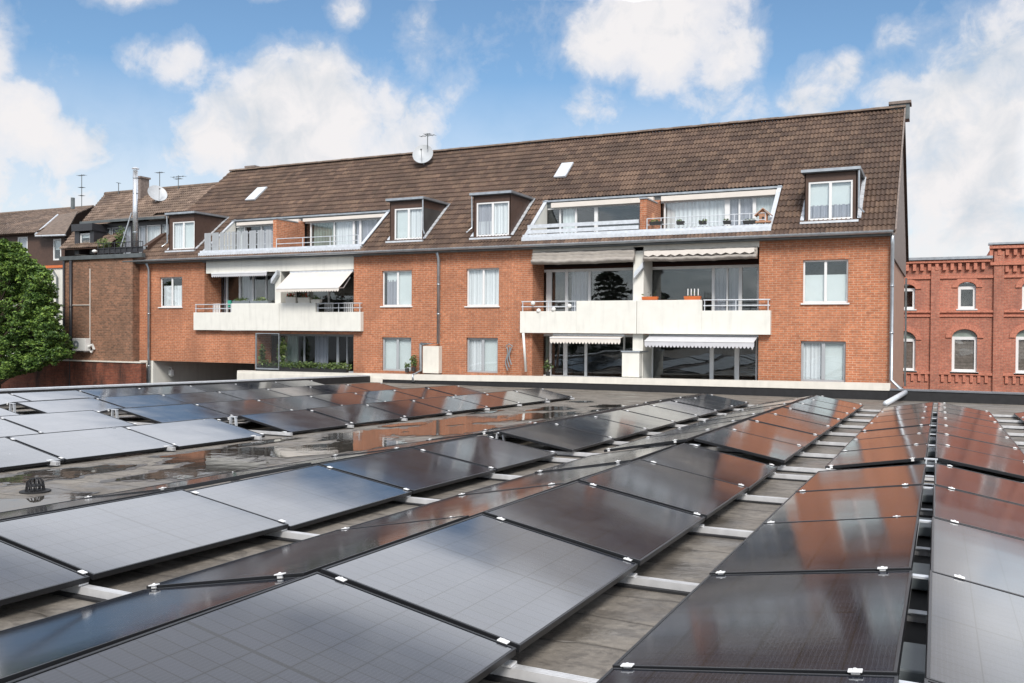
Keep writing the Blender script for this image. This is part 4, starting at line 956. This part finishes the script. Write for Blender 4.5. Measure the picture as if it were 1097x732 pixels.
def antenna(u,vb,vt,Y,lab,elems,wid=.5,side=1):
    a=at(u,vb,Y); b=at(u,vt,Y); e=empty('tv_antenna',tuple(a),lab,'antenna','television antennas above the roofs')
    MB().tube([a,(a.x,a.y,b.z)],.022,6).build('mast','gutter',e)
    m=MB()
    for f,w in elems:
        z=a.z+(b.z-a.z)*f; m.tube([(a.x-w*wid,a.y,z),(a.x+w*wid,a.y,z)],.014,5)
        for k in range(5): xx=a.x-w*wid+2*w*wid*k/4; m.tube([(xx,a.y-.14,z),(xx,a.y+.14,z)],.009,4)
    m.build('crossbars','gutter',e)
antenna(458,160,143,Yd,'thin antenna rising just above the large grey dish',[(.85,1.0),(.95,.4)],.38)
# ---------------------------------------------------------------- neighbour house left (old brick with roof deck)
YN=29.55
nx0=at(67,330,YN).x; nx1=at(142,330,YN).x
H2=empty('old_brick_house',((nx0+nx1)/2,YN,GZ),'old brown brick house with roof deck and dark dormer left of the apartment block','building')
zt2=at(100,277.5,YN).z
m=MB(); m.quad((nx0,YN,GZ),(nx1,YN,GZ),(nx1,YN,zt2),(nx0,YN,zt2)); m.quad((nx1,YN,GZ),(XL,YF,GZ),(XL,YF,zt2),(nx1,YN,zt2)); m.quad((nx0,YN,GZ),(nx0,YN+6,GZ),(nx0,YN+6,zt2),(nx0,YN,zt2)); m.quad((nx0,YN,zt2),(nx1,YN,zt2),(nx1,YN+3,zt2),(nx0,YN+3,zt2)); m.build('wall','brick_old',H2)
m=MB(); m.box(nx0-.1,at(154,273,YN).x,YN-.12,YN+.1,zt2-.02,zt2+.17); m.build('deck_edge','gutter',H2)
for u,r_,mt in ((77.5,.07,'frame_dark'),(70,.05,'frame_dark')):
    x=at(u,330,YN).x; pipe([(x,YN-.09,zt2-.05),(x,YN-.09,GZ+1)],r_,mt,par=H2)
x=at(97,330,YN).x; MB().tube([(x,YN-.03,at(97,288,YN).z),(x,YN-.03,at(97,374,YN).z)],.022,6).tube([(at(78,325,YN).x,YN-.03,at(88,327,YN).z),(x,YN-.03,at(88,327,YN).z)],.022,6).build('cable_duct','awning_cream',H2)
# AC unit
x0,x1,z0,z1=rect(78,362.5,92,376,YN-.35); e=empty('air_conditioner',((x0+x1)/2,YN-.2,z0),'white outdoor air conditioning unit mounted low on the old brick house','air conditioner')
MB().box(x0,x1,YN-.38,YN-.08,z0,z1).build('casing','plastic_white',e,bevel=.015)
c=Vector((x0+.28,YN-.385,(z0+z1)/2)); MB().tube([c,c+Vector((0,-.012,0))],.19,24).build('fan_grille','planter_grey',e)
MB().tube([c+Vector((0,-.013,0)),c+Vector((0,-.022,0))],.06,16).build('fan_hub','plastic_white',e)
MB().tube([(x1,YN-.2,z0+.2),(x1+.2,YN-.15,z0+.3),(x1+.22,YN-.08,z0+.1),(x1+.05,YN-.1,z0-.05)],.07,8).build('hose','plastic_white',e)
MB().box(x0+.1,x0+.14,YN-.36,YN-.0,z0-.06,z0-.001).box(x1-.14,x1-.1,YN-.36,YN-.0,z0-.06,z0-.001).build('bracket','zinc',e)
# its roof
YE2=30.6; ze2=at(90,268,YE2).z
r0=at(113,208.5,36.2); r1=at(242,197.5,36.2); e0=at(64,267,30.2); e1=Vector((XL-.02,30.2,e0.z))
r1=Vector((XL-.02,36.2,(r0.z+r1.z)/2)); r0.z=r1.z
OX0=at(100,260,YN).x; OX1=at(157,262,30.2).x
def op2(p): return OX0<p.x<OX1 and p.y<33.4
rf2=tiled('roof','tiles_old',H2,e0,e1,r0,r1,(op2,),seed=4)
m=MB(); dn=Vector((0,0,-.05)); zf2=lambda y: e0.z+(y-30.2)*(r0.z-e0.z)/6.0-.05
for xa_,xb_,ya_ in ((e0.x,OX0,30.2),(OX0,OX1,33.4),(OX1,e1.x,30.2)): m.quad((xa_,ya_,zf2(ya_)),(xb_,ya_,zf2(ya_)),(xb_,36.2,zf2(36.2)),(max(xa_,e0.x),36.2,zf2(36.2)))
m.quad(r0+dn,r1+dn,(XL,42,3),(r0.x,42,3)); m.build('underlay','brown',rf2)
MB().quad((e0.x,YN+2.9,zt2+.01),(OX1,YN+2.9,zt2+.01),(OX1,34,zt2+.01),(e0.x,34,zt2+.01)).build('deck_floor','planter_grey',H2)
MB().prism([(OX1,30.25,zt2),(OX1,33.6,zt2),(OX1,33.6,zf2(33.6)),(OX1,30.25,zf2(30.25))],(.04,0,0)).build('deck_cheek','brown',H2)
m=MB(); m.tube([r0+Vector((0,0,.03)),r1+Vector((0,0,.03))],.12,8); m.build('ridge','tile_ridge',rf2)
# long flat dormer with glazing behind the deck
YD=31.3
x0=at(98,245,YD).x; x1=at(180,245,YD).x; z1=at(140,238,YD).z; z0=zt2+.05
hs=[]
posts=[(101,118.5),(119.5,131),(132,140),(149,156),(157,172),(174,180)]
hs=[(at(a,250,YD).x,at(b,250,YD).x,z0+.25,z1-.22) for a,b in posts]
m=MB(); grid_wall(m,x0,x1,z0,z1,YD,hs)
D=m.build('roof_dormer','frame_dark',H2)
cols=['blind','curtain_grey','plant','curtain_grey','curtain','curtain']
for i,h in enumerate(hs):
    w=window(D,h,YD,'frame_grey' if i!=4 else 'frame_white',leaves=1,backs=[(0,1,cols[i] if cols[i]!='plant' else 'curtain_grey',.0 if i else .55,1)],sill=False,yoff=.0,fw=.05,name='window_frame')
    for ch in list(w.children): ch.parent=D
rb=at(139,222.5,34.2)
m=MB(); m.hexa([(x0-.3,YD-.35,z1),(x1+.2,YD-.35,z1),(x1+.2,34.0,z1+.62),(x0-.1,33.2,z1+.5),(x0-.3,YD-.35,z1+.10),(x1+.2,YD-.35,z1+.10),(x1+.2,34.0,z1+.72),(x0-.1,33.2,z1+.6)]); m.build('dormer_roof','tile_ridge',D)
MB().prism([(x0,YD,z0),(x0,YD,z1),(x0,YD+2.3,z1+.4)],(.05,0,0)).build('cheek','frame_dark',D)
MB().box(x0-.35,x1+.2,YD-.42,YD-.352,z1+.0,z1+.12).build('gutter','gutter',D)
# deck railing: black panels
xa=at(105,265,YN).x; xb=at(153,262,YN).x
m=MB(); zr=zt2+.17
for i in range(9): x=xa+(xb-xa)*i/8; m.tube([(x,YN,zr),(x,YN,zr+.55)],.02,6)
for z in (zr+.55,zr+.3,zr+.08): m.tube([(xa,YN,z),(xb,YN,z)],.018,6)
o=m.build('deck_railing','frame_dark',H2); MB().box(xa+.03,xb-.03,YN+.03,YN+.04,zr+.1,zr+.33).build('windbreak','frame_dark',o)
# white small dormer at its left
w=rect(86,250,97,266,30.6); w0=window(H2,w,30.6,'frame_white',leaves=1,backs=[(0,1,'blind',.7,1)],sill=False,yoff=0,name='window',fw=.07)
MB().box(w[0]-.35,w[0]-.01,30.55,31.6,w[2]-.3,w[3]+.4).box(w[1]+.01,w[1]+.3,30.55,31.6,w[2]-.3,w[3]+.4).box(w[0]-.4,w[1]+.35,30.4,32,w[3]+.1,w[3]+.45).build('dormer_surround','frame_dark',H2)
# plants on the deck
for i,(u,lb) in enumerate(((111,'bushy plant in pot on the roof deck, left one'),(129,'tall green plant on the roof deck beside the steel flue'))):
    p=at(u,268,29.9); e=empty('potted_plant',(p.x,29.9,zt2+.17),lb,'plant','plants on the roof deck')
    MB().tube([(p.x,29.9,zt2+.17),(p.x,29.9,zt2+.4)],[.12,.16],12).build('pot','planter_dark',e)
    m=MB(); leaves(m,(p.x,29.9,zt2+(.75 if i==0 else 1.0)),(.5 if i==0 else .2,.25,.3 if i==0 else .65),260,.06,rnd); m.build('foliage','plant',e)
p=at(101.5,270,29.8); o=MB().tube([(p.x,29.8,p.z-.06+.17*k/6) for k in range(7)],[max(.01,.13*math.sin(math.pi*(k+.6)/7.2)) for k in range(7)],12).build('white_ball','plastic_white',smooth=True); tag(o,'white ball lying at the edge of the roof deck','ball')
# steel flue, chimney
a=at(145,266,29.9); b=at(145,183,29.9)
e=empty('steel_flue',tuple(a),'shiny steel flue pipe rising from the roof deck of the old house','flue')
MB().tube([a,(a.x,a.y,b.z)],.115,16).build('pipe','chrome',e,smooth=True); 
for f_ in (.2,.45,.7,.9): z=a.z+(b.z-a.z)*f_; MB().tube([(a.x,a.y,z),(a.x,a.y,z+.04)],.124,16).build('joint_band','zinc',e)
MB().tube([(a.x,a.y,b.z+.08),(a.x,a.y,b.z+.11),(a.x,a.y,b.z+.17)],[.17,.17,.04],16).tube([(a.x,a.y,b.z-.02),(a.x,a.y,b.z+.08)],.05,8).build('rain_cap','chrome',e)
MB().tube([at(128,269,29.7),at(141,228,30.0)],.035,6).build('brace','zinc',e)
chimney(147.8,190,156,35.4,5.5,H2,'slate')
dish(168,209,34.6,.55,1.1,'grey satellite dish lying low on the roof of the old brick house',el=.6)
antenna(87.5,222,187,36,'tall thin antenna above the left roofs, leftmost of all',[(.97,.6),(.6,.35),(.35,.3)],.45)
antenna(191,203,188,36,'small antenna near the left end of the long roof',[(.9,1.0),(.75,.5)],.45)
antenna(127,210,196,36,'bare short mast on the ridge of the old brick house',[(.99,.1)],.3)
antenna(171,205,184,36,'tilted small antenna right of the steel flue',[(.95,.6)],.4)
# ---------------------------------------------------------------- far-left house
YQ=33.0
qx0=at(-14,300,YQ).x; qx1=at(72,300,YQ).x
H3=empty('white_rendered_house',((qx0+qx1)/2,YQ,GZ),'pale house with brown clad top floor behind the green tree at far left','building')
zq=at(40,288,YQ).z; zq2=at(30,250,YQ).z
MB().box(qx0,qx1,YQ,YQ+7,GZ,zq).build('wall','white',H3)
MB().box(qx0,qx1+.1,YQ-.1,YQ+.1,zq+.002,zq+.14).build('string_course','terracotta',H3)
wa=rect(19,254,29.5,273,YQ-.04); wb=rect(57,256,65.5,279,YQ-.04)
m=MB(); grid_wall(m,qx0,at(70,260,YQ).x,zq+.145,zq2,YQ-.04,[wa,wb]); m.build('upper_wall','brown',H3)
window(H3,wa,YQ-.04,'frame_white',leaves=1,backs=[(0,1,'curtain_grey',0,1)],sill=False,yoff=0,fw=.07); window(H3,wb,YQ-.04,'frame_white',leaves=1,backs=[(0,1,'blind',.5,1)],sill=False,yoff=0,fw=.09)
e0=Vector((qx0,YQ-.4,zq2-.05)); e1=Vector((at(47,250,YQ).x,YQ-.4,zq2-.05)); rr=at(40,226.5,40.5); r0=Vector((at(-8,228,40.5).x,40.5,rr.z)); r1=Vector((at(100,224,40.5).x,40.5,rr.z))
rf3=tiled('roof','tiles_old',H3,e0,e1,r0,r1,(),seed=9,tw=.3,th=.4)
m=MB(); m.quad(e0+dn,e1+dn,r1+dn,r0+dn); m.quad(r0+dn,r1+dn,(r1.x,46,3),(r0.x,46,3)); m.build('underlay','brown',rf3)
MB().tube([r0,r1],.12,8).build('ridge','tile_ridge',rf3)
# lean-to roof over second window
a,b,c,d=at(36,252,YQ-.6),at(72,250,YQ-.6),at(84,236,35.5),at(50,240,35.5)
a=at(38,253,YQ-.6);b=at(70,252,YQ-.6);c=at(83,228,36.5);d=at(62,232,36.5)
m=MB(); up=Vector((0,0,.09)); m.hexa([a,b,c,d,a+up,b+up,c+up,d+up]); m.build('side_roof','tile_ridge',H3)
MB().tube([d+up,a+up],.06,6).tube([a,b],.05,6).build('metal_edge','zinc_bright',H3)
MB().box(at(47,255,YQ).x-.1,at(70,255,YQ).x,YQ-.1,YQ+2,zq2-.3,a.z-.02).build('gable_cladding','brown',H3)
MB().tube([at(78,224,38),at(78,212,38)],.12,8).build('vent_pipe','gutter',H3)
x=at(61,310,YQ-.1).x; pipe([(x-.3,YQ-.2,zq-.05),(x,YQ-.1,zq-.5),(x,YQ-.1,GZ+1)],.05,'gutter',par=H3)
# garden wall
gx0=-60; gx1=at(153,395,29.5).x; gzt=at(120,386.8,29.5).z
e=empty('garden_wall',(gx1-5,29.5,GZ),'dark stained red brick garden wall with pale coping left of the white pier','wall')
MB().box(gx0,gx1,29.4,29.7,GZ,gzt-.06).build('wall_face','brick_wall',e); MB().box(gx0,gx1+.03,29.35,29.75,gzt-.058,gzt).build('coping','cap',e)
# ---------------------------------------------------------------- tree at left
def leafy_tree(name,base,blobs,lab,size=.11,dens=900,mt='leaf',seed=1,cat='tree'):
    rn=random.Random(seed); e=empty(name,base,lab,cat); bx,by,bz=base; top=max(b[2]+b[5]*.4 for b in blobs)
    m=MB(); m.tube([(bx,by,bz),(bx+.1,by,bz+(top-bz)*.4),(bx,by+.1,top-.3)],[.25,.18,.04],10)
    for b in blobs[::12]: m.tube([(bx,by,bz+(b[2]-bz)*.7),(b[0],b[1],b[2])],[.06,.015],5)
    m.build('trunk','bark',e)
    m=MB()
    for x,y,z,rx,ry,rzv in blobs:
        n=dens
        # sub clumps for a broken surface
        for _ in range(14):
            d=Vector((rn.gauss(0,1),rn.gauss(0,1),rn.gauss(0,1))).normalized(); q=rn.uniform(.55,1.05)
            leaves(m,(x+d.x*rx*q,y+d.y*ry*q,z+d.z*rzv*q),(rx*.36,ry*.36,rzv*.3),n//14,size,rn)
    m.build('crown',mt,e)
rn=random.Random(21); blobs=[]
YT=27.3
def outline(v):  # crown right edge by image row
    T=[(252,2),(260,14),(275,22),(287,38),(300,46),(330,50),(350,56),(365,64),(378,70),(386,50),(396,26),(406,2)]
    for (a,b),(c,d) in zip(T,T[1:]):
        if a<=v<=c: return b+(d-b)*(v-a)/(c-a)
    return 10
for i in range(330):
    v=rn.uniform(261,402); ue=outline(v); u=rn.uniform(-28,ue-6) if i%2 else ue-rn.uniform(-3,16)
    Y=YT+rn.uniform(-.9,.9); p=at(u,v,Y); r_=rn.uniform(.3,.5); blobs.append((p.x,p.y,p.z,r_*1.15,r_,r_*.62))
for i in range(50):
    v=rn.uniform(285,380); ue=outline(v)-14; u=rn.uniform(-22,ue); p=at(u,v,YT+.9); blobs.append((p.x,p.y,p.z,.75,.5,.55))
tb=at(-5,400,YT); leafy_tree('leafy_tree',(tb.x,YT,GZ),blobs,'dense bright green tree with layered foliage at the left edge',size=.06,dens=560,seed=5)
# trees standing behind the camera (seen mirrored in the panes)
def conifer(x,y,h,r,lab,seed):
    rn=random.Random(seed); e=empty('conifer_tree',(x,y,GZ),lab,'tree','evergreens mirrored in the loggia windows')
    MB().tube([(x,y,GZ),(x,y,GZ+h*.95)],[.25,.03],8).build('trunk','bark',e); m=MB()
    lv=22
    for i in range(lv):
        f_=i/lv; z=GZ+h*(.06+.94*f_); rr=r*(1-f_)**.85*rn.uniform(.75,1.15)
        nb=max(5,int(13*(1-f_)))
        for k in range(nb):
            a=rn.uniform(0,6.28); L_=rr*rn.uniform(.6,1.1)
            for s in range(4):
                q=(s+.7)/4; leaves(m,(x+math.cos(a)*L_*q,y+math.sin(a)*L_*q,z-.25*L_*q*q),(.38,.38,.16),16,.2,rn)
    m.build('crown','needle',e)
conifer(-25.3,-9,12.0,5.2,'dark spruce mirrored in the large upper loggia pane',1)
conifer(-20.4,-8,8.6,3.2,'smaller dark evergreen mirrored right of the tall spruce',2)
conifer(-31.5,-10,8.6,3.6,'low dark evergreen mirrored left of the tall spruce',3)
# ---------------------------------------------------------------- factory
YK=52.0
K=empty('brick_factory',(at(1040,400,YK).x,YK,GZ),'red brick factory with arched windows and pilasters at the right edge','building')
kx0=-10.0; kx1=at(1300,300,YK).x
zK=at(1015,278.5,YK).z; zK2=at(1085,262,YK).z; xp=at(1063,300,YK).x
def arch_hole(u0,u1,vt,vs,vb):  # rect + arch info
    x0,x1=at(u0,350,YK).x,at(u1,350,YK).x; u=(u0+u1)/2
    return x0,x1,at(u,vb,YK).z,at(u,vs,YK).z,at(u,vt,YK).z
sc=3.853
up=[arch_hole(1026,1045,302.5,308,331),arch_hole(1094.5,1114,302,308,331),arch_hole(960,980,305,310,331.5),arch_hole(1163,1182,302,308,331)]
lo=[arch_hole(1020,1047,353,362,398.5),arch_hole(1088.5,1116,353,362,400),arch_hole(954,981,355,364,397),arch_hole(1158,1186,353,362,401)]
hsK=[(a[0],a[1],a[2],a[4]) for a in up+lo]
m=MB(); grid_wall(m,kx0,kx1,-5.2,zK2,YK,hsK+[(kx0,xp,zK,zK2)])
for a in up+lo:
    x0,x1,zb,zs,zt=a; cx=(x0+x1)/2; n=10
    arc=[(cx+(x1-x0)/2*math.cos(math.pi*i/n),zs+(zt-zs)*math.sin(math.pi*i/n)) for i in range(n+1)]
    for (p,q),(p2,q2) in zip(arc,arc[1:]): m.quad((p,YK,q),(p,YK,zt),(p2,YK,zt),(p2,YK,q2)); m.quad((p,YK,q),(p2,YK,q2),(p2,YK+.25,q2),(p,YK+.25,q))
    for x in (x0,x1): m.quad((x,YK,zb),(x,YK+.25,zb),(x,YK+.25,zs),(x,YK,zs))
m.quad((kx0,YK,zK),(xp,YK,zK),(xp,YK+12,zK),(kx0,YK+12,zK)); m.quad((xp,YK,zK2),(kx1,YK,zK2),(kx1,YK+12,zK2),(xp,YK+12,zK2)); m.quad((xp,YK,zK),(xp,YK+12,zK),(xp,YK+12,zK2),(xp,YK,zK2))
m.build('wall','brick_factory',K)
m=MB()
pil=[(997,1006.5),(1064,1075),(1130,1141)]
for a,b in pil:
    xa,xb=at(a,350,YK).x,at(b,350,YK).x; m.box(xa,xb,YK-.14,YK+.0,-5.2,(zK if a<1060 else zK2)-.35)
m.build('pilaster','brick_factory',K)
m=MB()
# cornices, dentils, string courses
m.box(kx0,xp-.1,YK-.22,YK,zK-.16,zK-.03); m.box(xp-.15,kx1,YK-.25,YK,zK2-.2,zK2-.05); m.box(xp-.1,kx1,YK-.2,YK,zK-.35,zK-.2)
x=kx0
while x<kx1:
    zt=zK if x<xp-.3 else zK2
    m.box(x,x+.16,YK-.17,YK,zt-.55,zt-.2)
    if x>xp: m.box(x,x+.16,YK-.13,YK,zK-.7,zK-.36)
    x+=.36
segs=[(kx0,at(997,350,YK).x),(at(1006.5,350,YK).x,at(1064,350,YK).x),(at(1075,350,YK).x,at(1130,350,YK).x),(at(1141,350,YK).x,kx1)]
for a,b in segs:
    for v,t,d in ((295.5,.14,.08),(332.5,.12,.10),(337.5,.10,.07),(399,.14,.1)):
        z=at(1035,v,YK).z; m.box(a+.0,b,YK-d,YK,z-t,z)
    x=a+.1
    while x<b-.1: z=at(1035,401.5,YK).z; m.box(x,x+.14,YK-.08,YK,z-.4,z); x+=.34
for a in up+lo:
    x0,x1,zb,zs,zt=a; cx=(x0+x1)/2; n=10
    for i in range(n):
        t0,t1=math.pi*i/n,math.pi*(i+1)/n; w=(x1-x0)/2; h=zt-zs
        P=lambda t,k:(cx+(w+k)*math.cos(t),YK-.06,zs+(h+k)*math.sin(t))
        m.prism([P(t0,.02),P(t1,.02),P(t1,.3),P(t0,.3)],(0,.06,0))
m.build('brick_moulding','brick_trim',K)
MB().box(kx0,xp,YK-.3,YK+.3,zK+.002,zK+.14).box(xp-.2,kx1,YK-.32,YK+.3,zK2+.002,zK2+.1).build('roof_edge','zinc',K)
for i,a in enumerate(up+lo):
    x0,x1,zb,zs,zt=a; y=YK+.12; fw=.13; m=MB(); m.box(x0,x0+fw,y,y+.08,zb,zs+.05); m.box(x1-fw,x1,y,y+.08,zb,zs+.05); m.box(x0+fw,x1-fw,y,y+.08,zb,zb+fw); m.box(x0+fw,x1-fw,y,y+.08,zs-fw*.8,zs+.05)
    fr=m.build('window','frame_white',K); MB().box(x0+fw,x1-fw,y+.03,y+.04,zb+fw,zs-fw*.8).build('pane','glass',fr)
    q=MB().box(x0,x1,y+.03,y+.04,zs+.05,zt); q.build('arched_light','glass_green' if i>=4 else 'glass',fr)
    if i>=4:
        q=MB(); n=9
        for k in range(n): z=zb+fw+(zs-zb-fw)*k/n; q.box(x0+fw,x1-fw,y+.08,y+.10,z,z+(zs-zb)/n*.88)
        q.build('slatted_blind','slate',fr)
    MB().box(x0,x1,y+.5,y+.52,zb,zt).build('room','interior',fr); MB().box(x0-.08,x1+.08,YK-.1,YK+.2,zb-.1,zb-.005).build('sill','frame_white',fr)
# ---------------------------------------------------------------- world
w=bpy.data.worlds.new('World'); scene.world=w; w.use_nodes=True; nt=w.node_tree; bg=nt.nodes['Background']
SUN_DIR=Vector((.33,-.66,.67)).normalized()
el=math.asin(SUN_DIR.z); azr=math.atan2(SUN_DIR.x,SUN_DIR.y)
sky=N(nt,'ShaderNodeTexSky'); sky.sky_type='NISHITA'; sky.sun_disc=False; sky.sun_elevation=el; sky.sun_rotation=azr; sky.air_density=1.0; sky.dust_density=.6; sky.ozone_density=2.0
tc=N(nt,'ShaderNodeTexCoord'); D3=tc.outputs['Generated']
sp=N(nt,'ShaderNodeSeparateXYZ'); L(nt,D3,sp.inputs[0])
zc_=math_(nt,'ADD',math_(nt,'MAXIMUM',sp.outputs[2],0.0),.22)
prj=N(nt,'ShaderNodeVectorMath',operation='DIVIDE'); cmb=N(nt,'ShaderNodeCombineXYZ')
for i in range(3): L(nt,zc_,cmb.inputs[i])
L(nt,D3,prj.inputs[0]); L(nt,cmb.outputs[0],prj.inputs[1])
nz=N(nt,'ShaderNodeTexNoise',i_Scale=2.3,i_Detail=9.0,i_Roughness=.56); L(nt,prj.outputs[0],nz.inputs['Vector'])
nzd=N(nt,'ShaderNodeTexNoise',i_Scale=7.0,i_Detail=9.0,i_Roughness=.6); L(nt,D3,nzd.inputs['Vector'])
nzs=N(nt,'ShaderNodeTexNoise',i_Scale=.9,i_Detail=2.0); L(nt,D3,nzs.inputs['Vector'])
nzs2=N(nt,'ShaderNodeTexNoise',i_Scale=6.0,i_Detail=4.0); L(nt,D3,nzs2.inputs['Vector'])
# placed cloud banks (directions), radius in radians
banks=[(330,150,.125,1.0),(240,150,.075,.75),(410,170,.09,.85),(190,68,.045,.6),(150,60,.03,.5),(240,90,.04,.4),(20,140,.055,.8),(75,160,.05,.65),(720,15,.105,1.0),(655,50,.06,.8),(775,60,.055,.8),(760,110,.07,.45),(640,115,.045,.55),(1090,110,.16,.85),(1010,150,.10,.7),(960,40,.035,.45),(870,95,.045,.55),(900,75,.03,.55),(1060,60,.065,.85),(370,4,.035,.55),(60,215,.08,.5),(1020,230,.13,.8),(0,215,.09,.5),(560,150,.03,.3),
 (130,-75,.085,1.3),(280,-62,.06,1.2),(-130,-60,.08,1.1),(-80,120,.06,.9),(-170,170,.17,1.3),(-190,30,.15,1.3)]  # banks out of view, added to whiten the panel reflections
acc=None
for u,v,r_,s_ in banks:
    d=ray(u,v).normalized(); dt=N(nt,'ShaderNodeVectorMath',operation='DOT_PRODUCT'); L(nt,D3,dt.inputs[0]); dt.inputs[1].default_value=tuple(d)
    q=math_(nt,'MULTIPLY_ADD',math_(nt,'SUBTRACT',1.0,dt.outputs['Value']),-2*s_/(r_*r_),s_)   # s*(1-(ang/r)^2)
    q=math_(nt,'MAXIMUM',q,0.0)
    acc=q if acc is None else math_(nt,'MAXIMUM',acc,q)
nzb=N(nt,'ShaderNodeTexNoise',i_Scale=24.0,i_Detail=8.0,i_Roughness=.62,i_Distortion=.4); L(nt,D3,nzb.inputs['Vector'])
detail=math_(nt,'ADD',math_(nt,'MULTIPLY',math_(nt,'SUBTRACT',nzd.outputs['Fac'],.5),2.1),math_(nt,'MULTIPLY',math_(nt,'SUBTRACT',nzb.outputs['Fac'],.5),.75))
cl=math_(nt,'ADD',acc,detail)
front=ramp(nt,cl,[(.08,0.0),(.30,.22),(.54,.82),(.82,1.0)])
# generic cover everywhere else, thin in the pictured blue part
fd=N(nt,'ShaderNodeVectorMath',operation='DOT_PRODUCT'); L(nt,D3,fd.inputs[0]); fd.inputs[1].default_value=tuple(ray(560,150).normalized())
infront=math_(nt,'MULTIPLY',ramp(nt,fd.outputs['Value'],[(.72,0.0),(.82,1.0)]),ramp(nt,sp.outputs[2],[(.39,1.0),(.46,0.0)]))
gen=ramp(nt,math_(nt,'ADD',nz.outputs['Fac'],math_(nt,'MULTIPLY',nzs.outputs['Fac'],.25)),[(.50,.0),(.66,1.0)])
gen=math_(nt,'MULTIPLY_ADD',gen,.5,.3)
mask=N(nt,'ShaderNodeMix'); mask.data_type='FLOAT'; L(nt,infront,mask.inputs[0]); L(nt,gen,mask.inputs[2]); L(nt,front,mask.inputs[3])
# horizon brightening
hz=ramp(nt,sp.outputs[2],[(0.0,.92),(.16,.5),(.27,.0)])
mk=math_(nt,'MAXIMUM',mask.outputs[0],hz)
upz=ramp(nt,sp.outputs[2],[(.345,1.0),(.385,0.0)]); shade=mixc(nt,math_(nt,'MULTIPLY',infront,upz),ramp(nt,nz.outputs['Fac'],[(.35,(5.5,5.8,6.3)),(.65,(11,10.9,11))]),ramp(nt,math_(nt,'ADD',math_(nt,'MULTIPLY',nzs2.outputs['Fac'],.6),math_(nt,'MULTIPLY',nzb.outputs['Fac'],.4)),[(.36,(4.7,5.0,5.4)),(.52,(6.4,6.25,6.3))]))
skm=mixc(nt,1.0,sky.outputs[0],(.80,.93,.97),'MULTIPLY')
# bright cloud bank and grey deck, added out of view to shape panel reflections
tn=N(nt,'ShaderNodeVectorMath',operation='DOT_PRODUCT'); L(nt,D3,tn.inputs[0]); tn.inputs[1].default_value=tuple((_U2-_F*(CY/F_PX)).normalized())
fz_=ramp(nt,fd.outputs['Value'],[(.60,0.0),(.78,1.0)])
tw_=math_(nt,'MULTIPLY_ADD',math_(nt,'SUBTRACT',nzd.outputs['Fac'],.5),.03,tn.outputs['Value'])
bank=math_(nt,'MULTIPLY',fz_,ramp(nt,tw_,[(0.0,0.0),(.010,1.0),(.105,1.0),(.155,0.0)]))
deck=math_(nt,'MULTIPLY',fz_,ramp(nt,tw_,[(.12,0.0),(.16,1.0)]))
shade=mixc(nt,bank,shade,(14.0,14.5,15.6)); shade=mixc(nt,deck,shade,(7.0,7.3,8.0))
mk=math_(nt,'MAXIMUM',mk,math_(nt,'MAXIMUM',bank,deck))
sd=N(nt,'ShaderNodeVectorMath',operation='DOT_PRODUCT'); L(nt,D3,sd.inputs[0]); sd.inputs[1].default_value=tuple(ray(1300,150).normalized())  # bright sky patch added right of view to light up panel reflections
shade=mixc(nt,ramp(nt,sd.outputs['Value'],[(.991,0.0),(.9975,1.0)]),shade,(15,15.2,15.6))
colr=mixc(nt,mk,skm,shade)
L(nt,colr,bg.inputs[0]); bg.inputs[1].default_value=.10
sl=bpy.data.lights.new('sun','SUN'); sl.energy=2.7; sl.angle=R(18); sl.color=(1,.95,.88); so=bpy.data.objects.new('sun',sl); col.objects.link(so)
so.rotation_euler=SUN_DIR.to_track_quat('Z','Y').to_euler()
vs=scene.view_settings; vs.view_transform='Standard'; vs.look='None'; vs.exposure=.5; vs.gamma=1; vs.use_curve_mapping=False
scene.cycles.max_bounces=6; scene.cycles.transparent_max_bounces=8
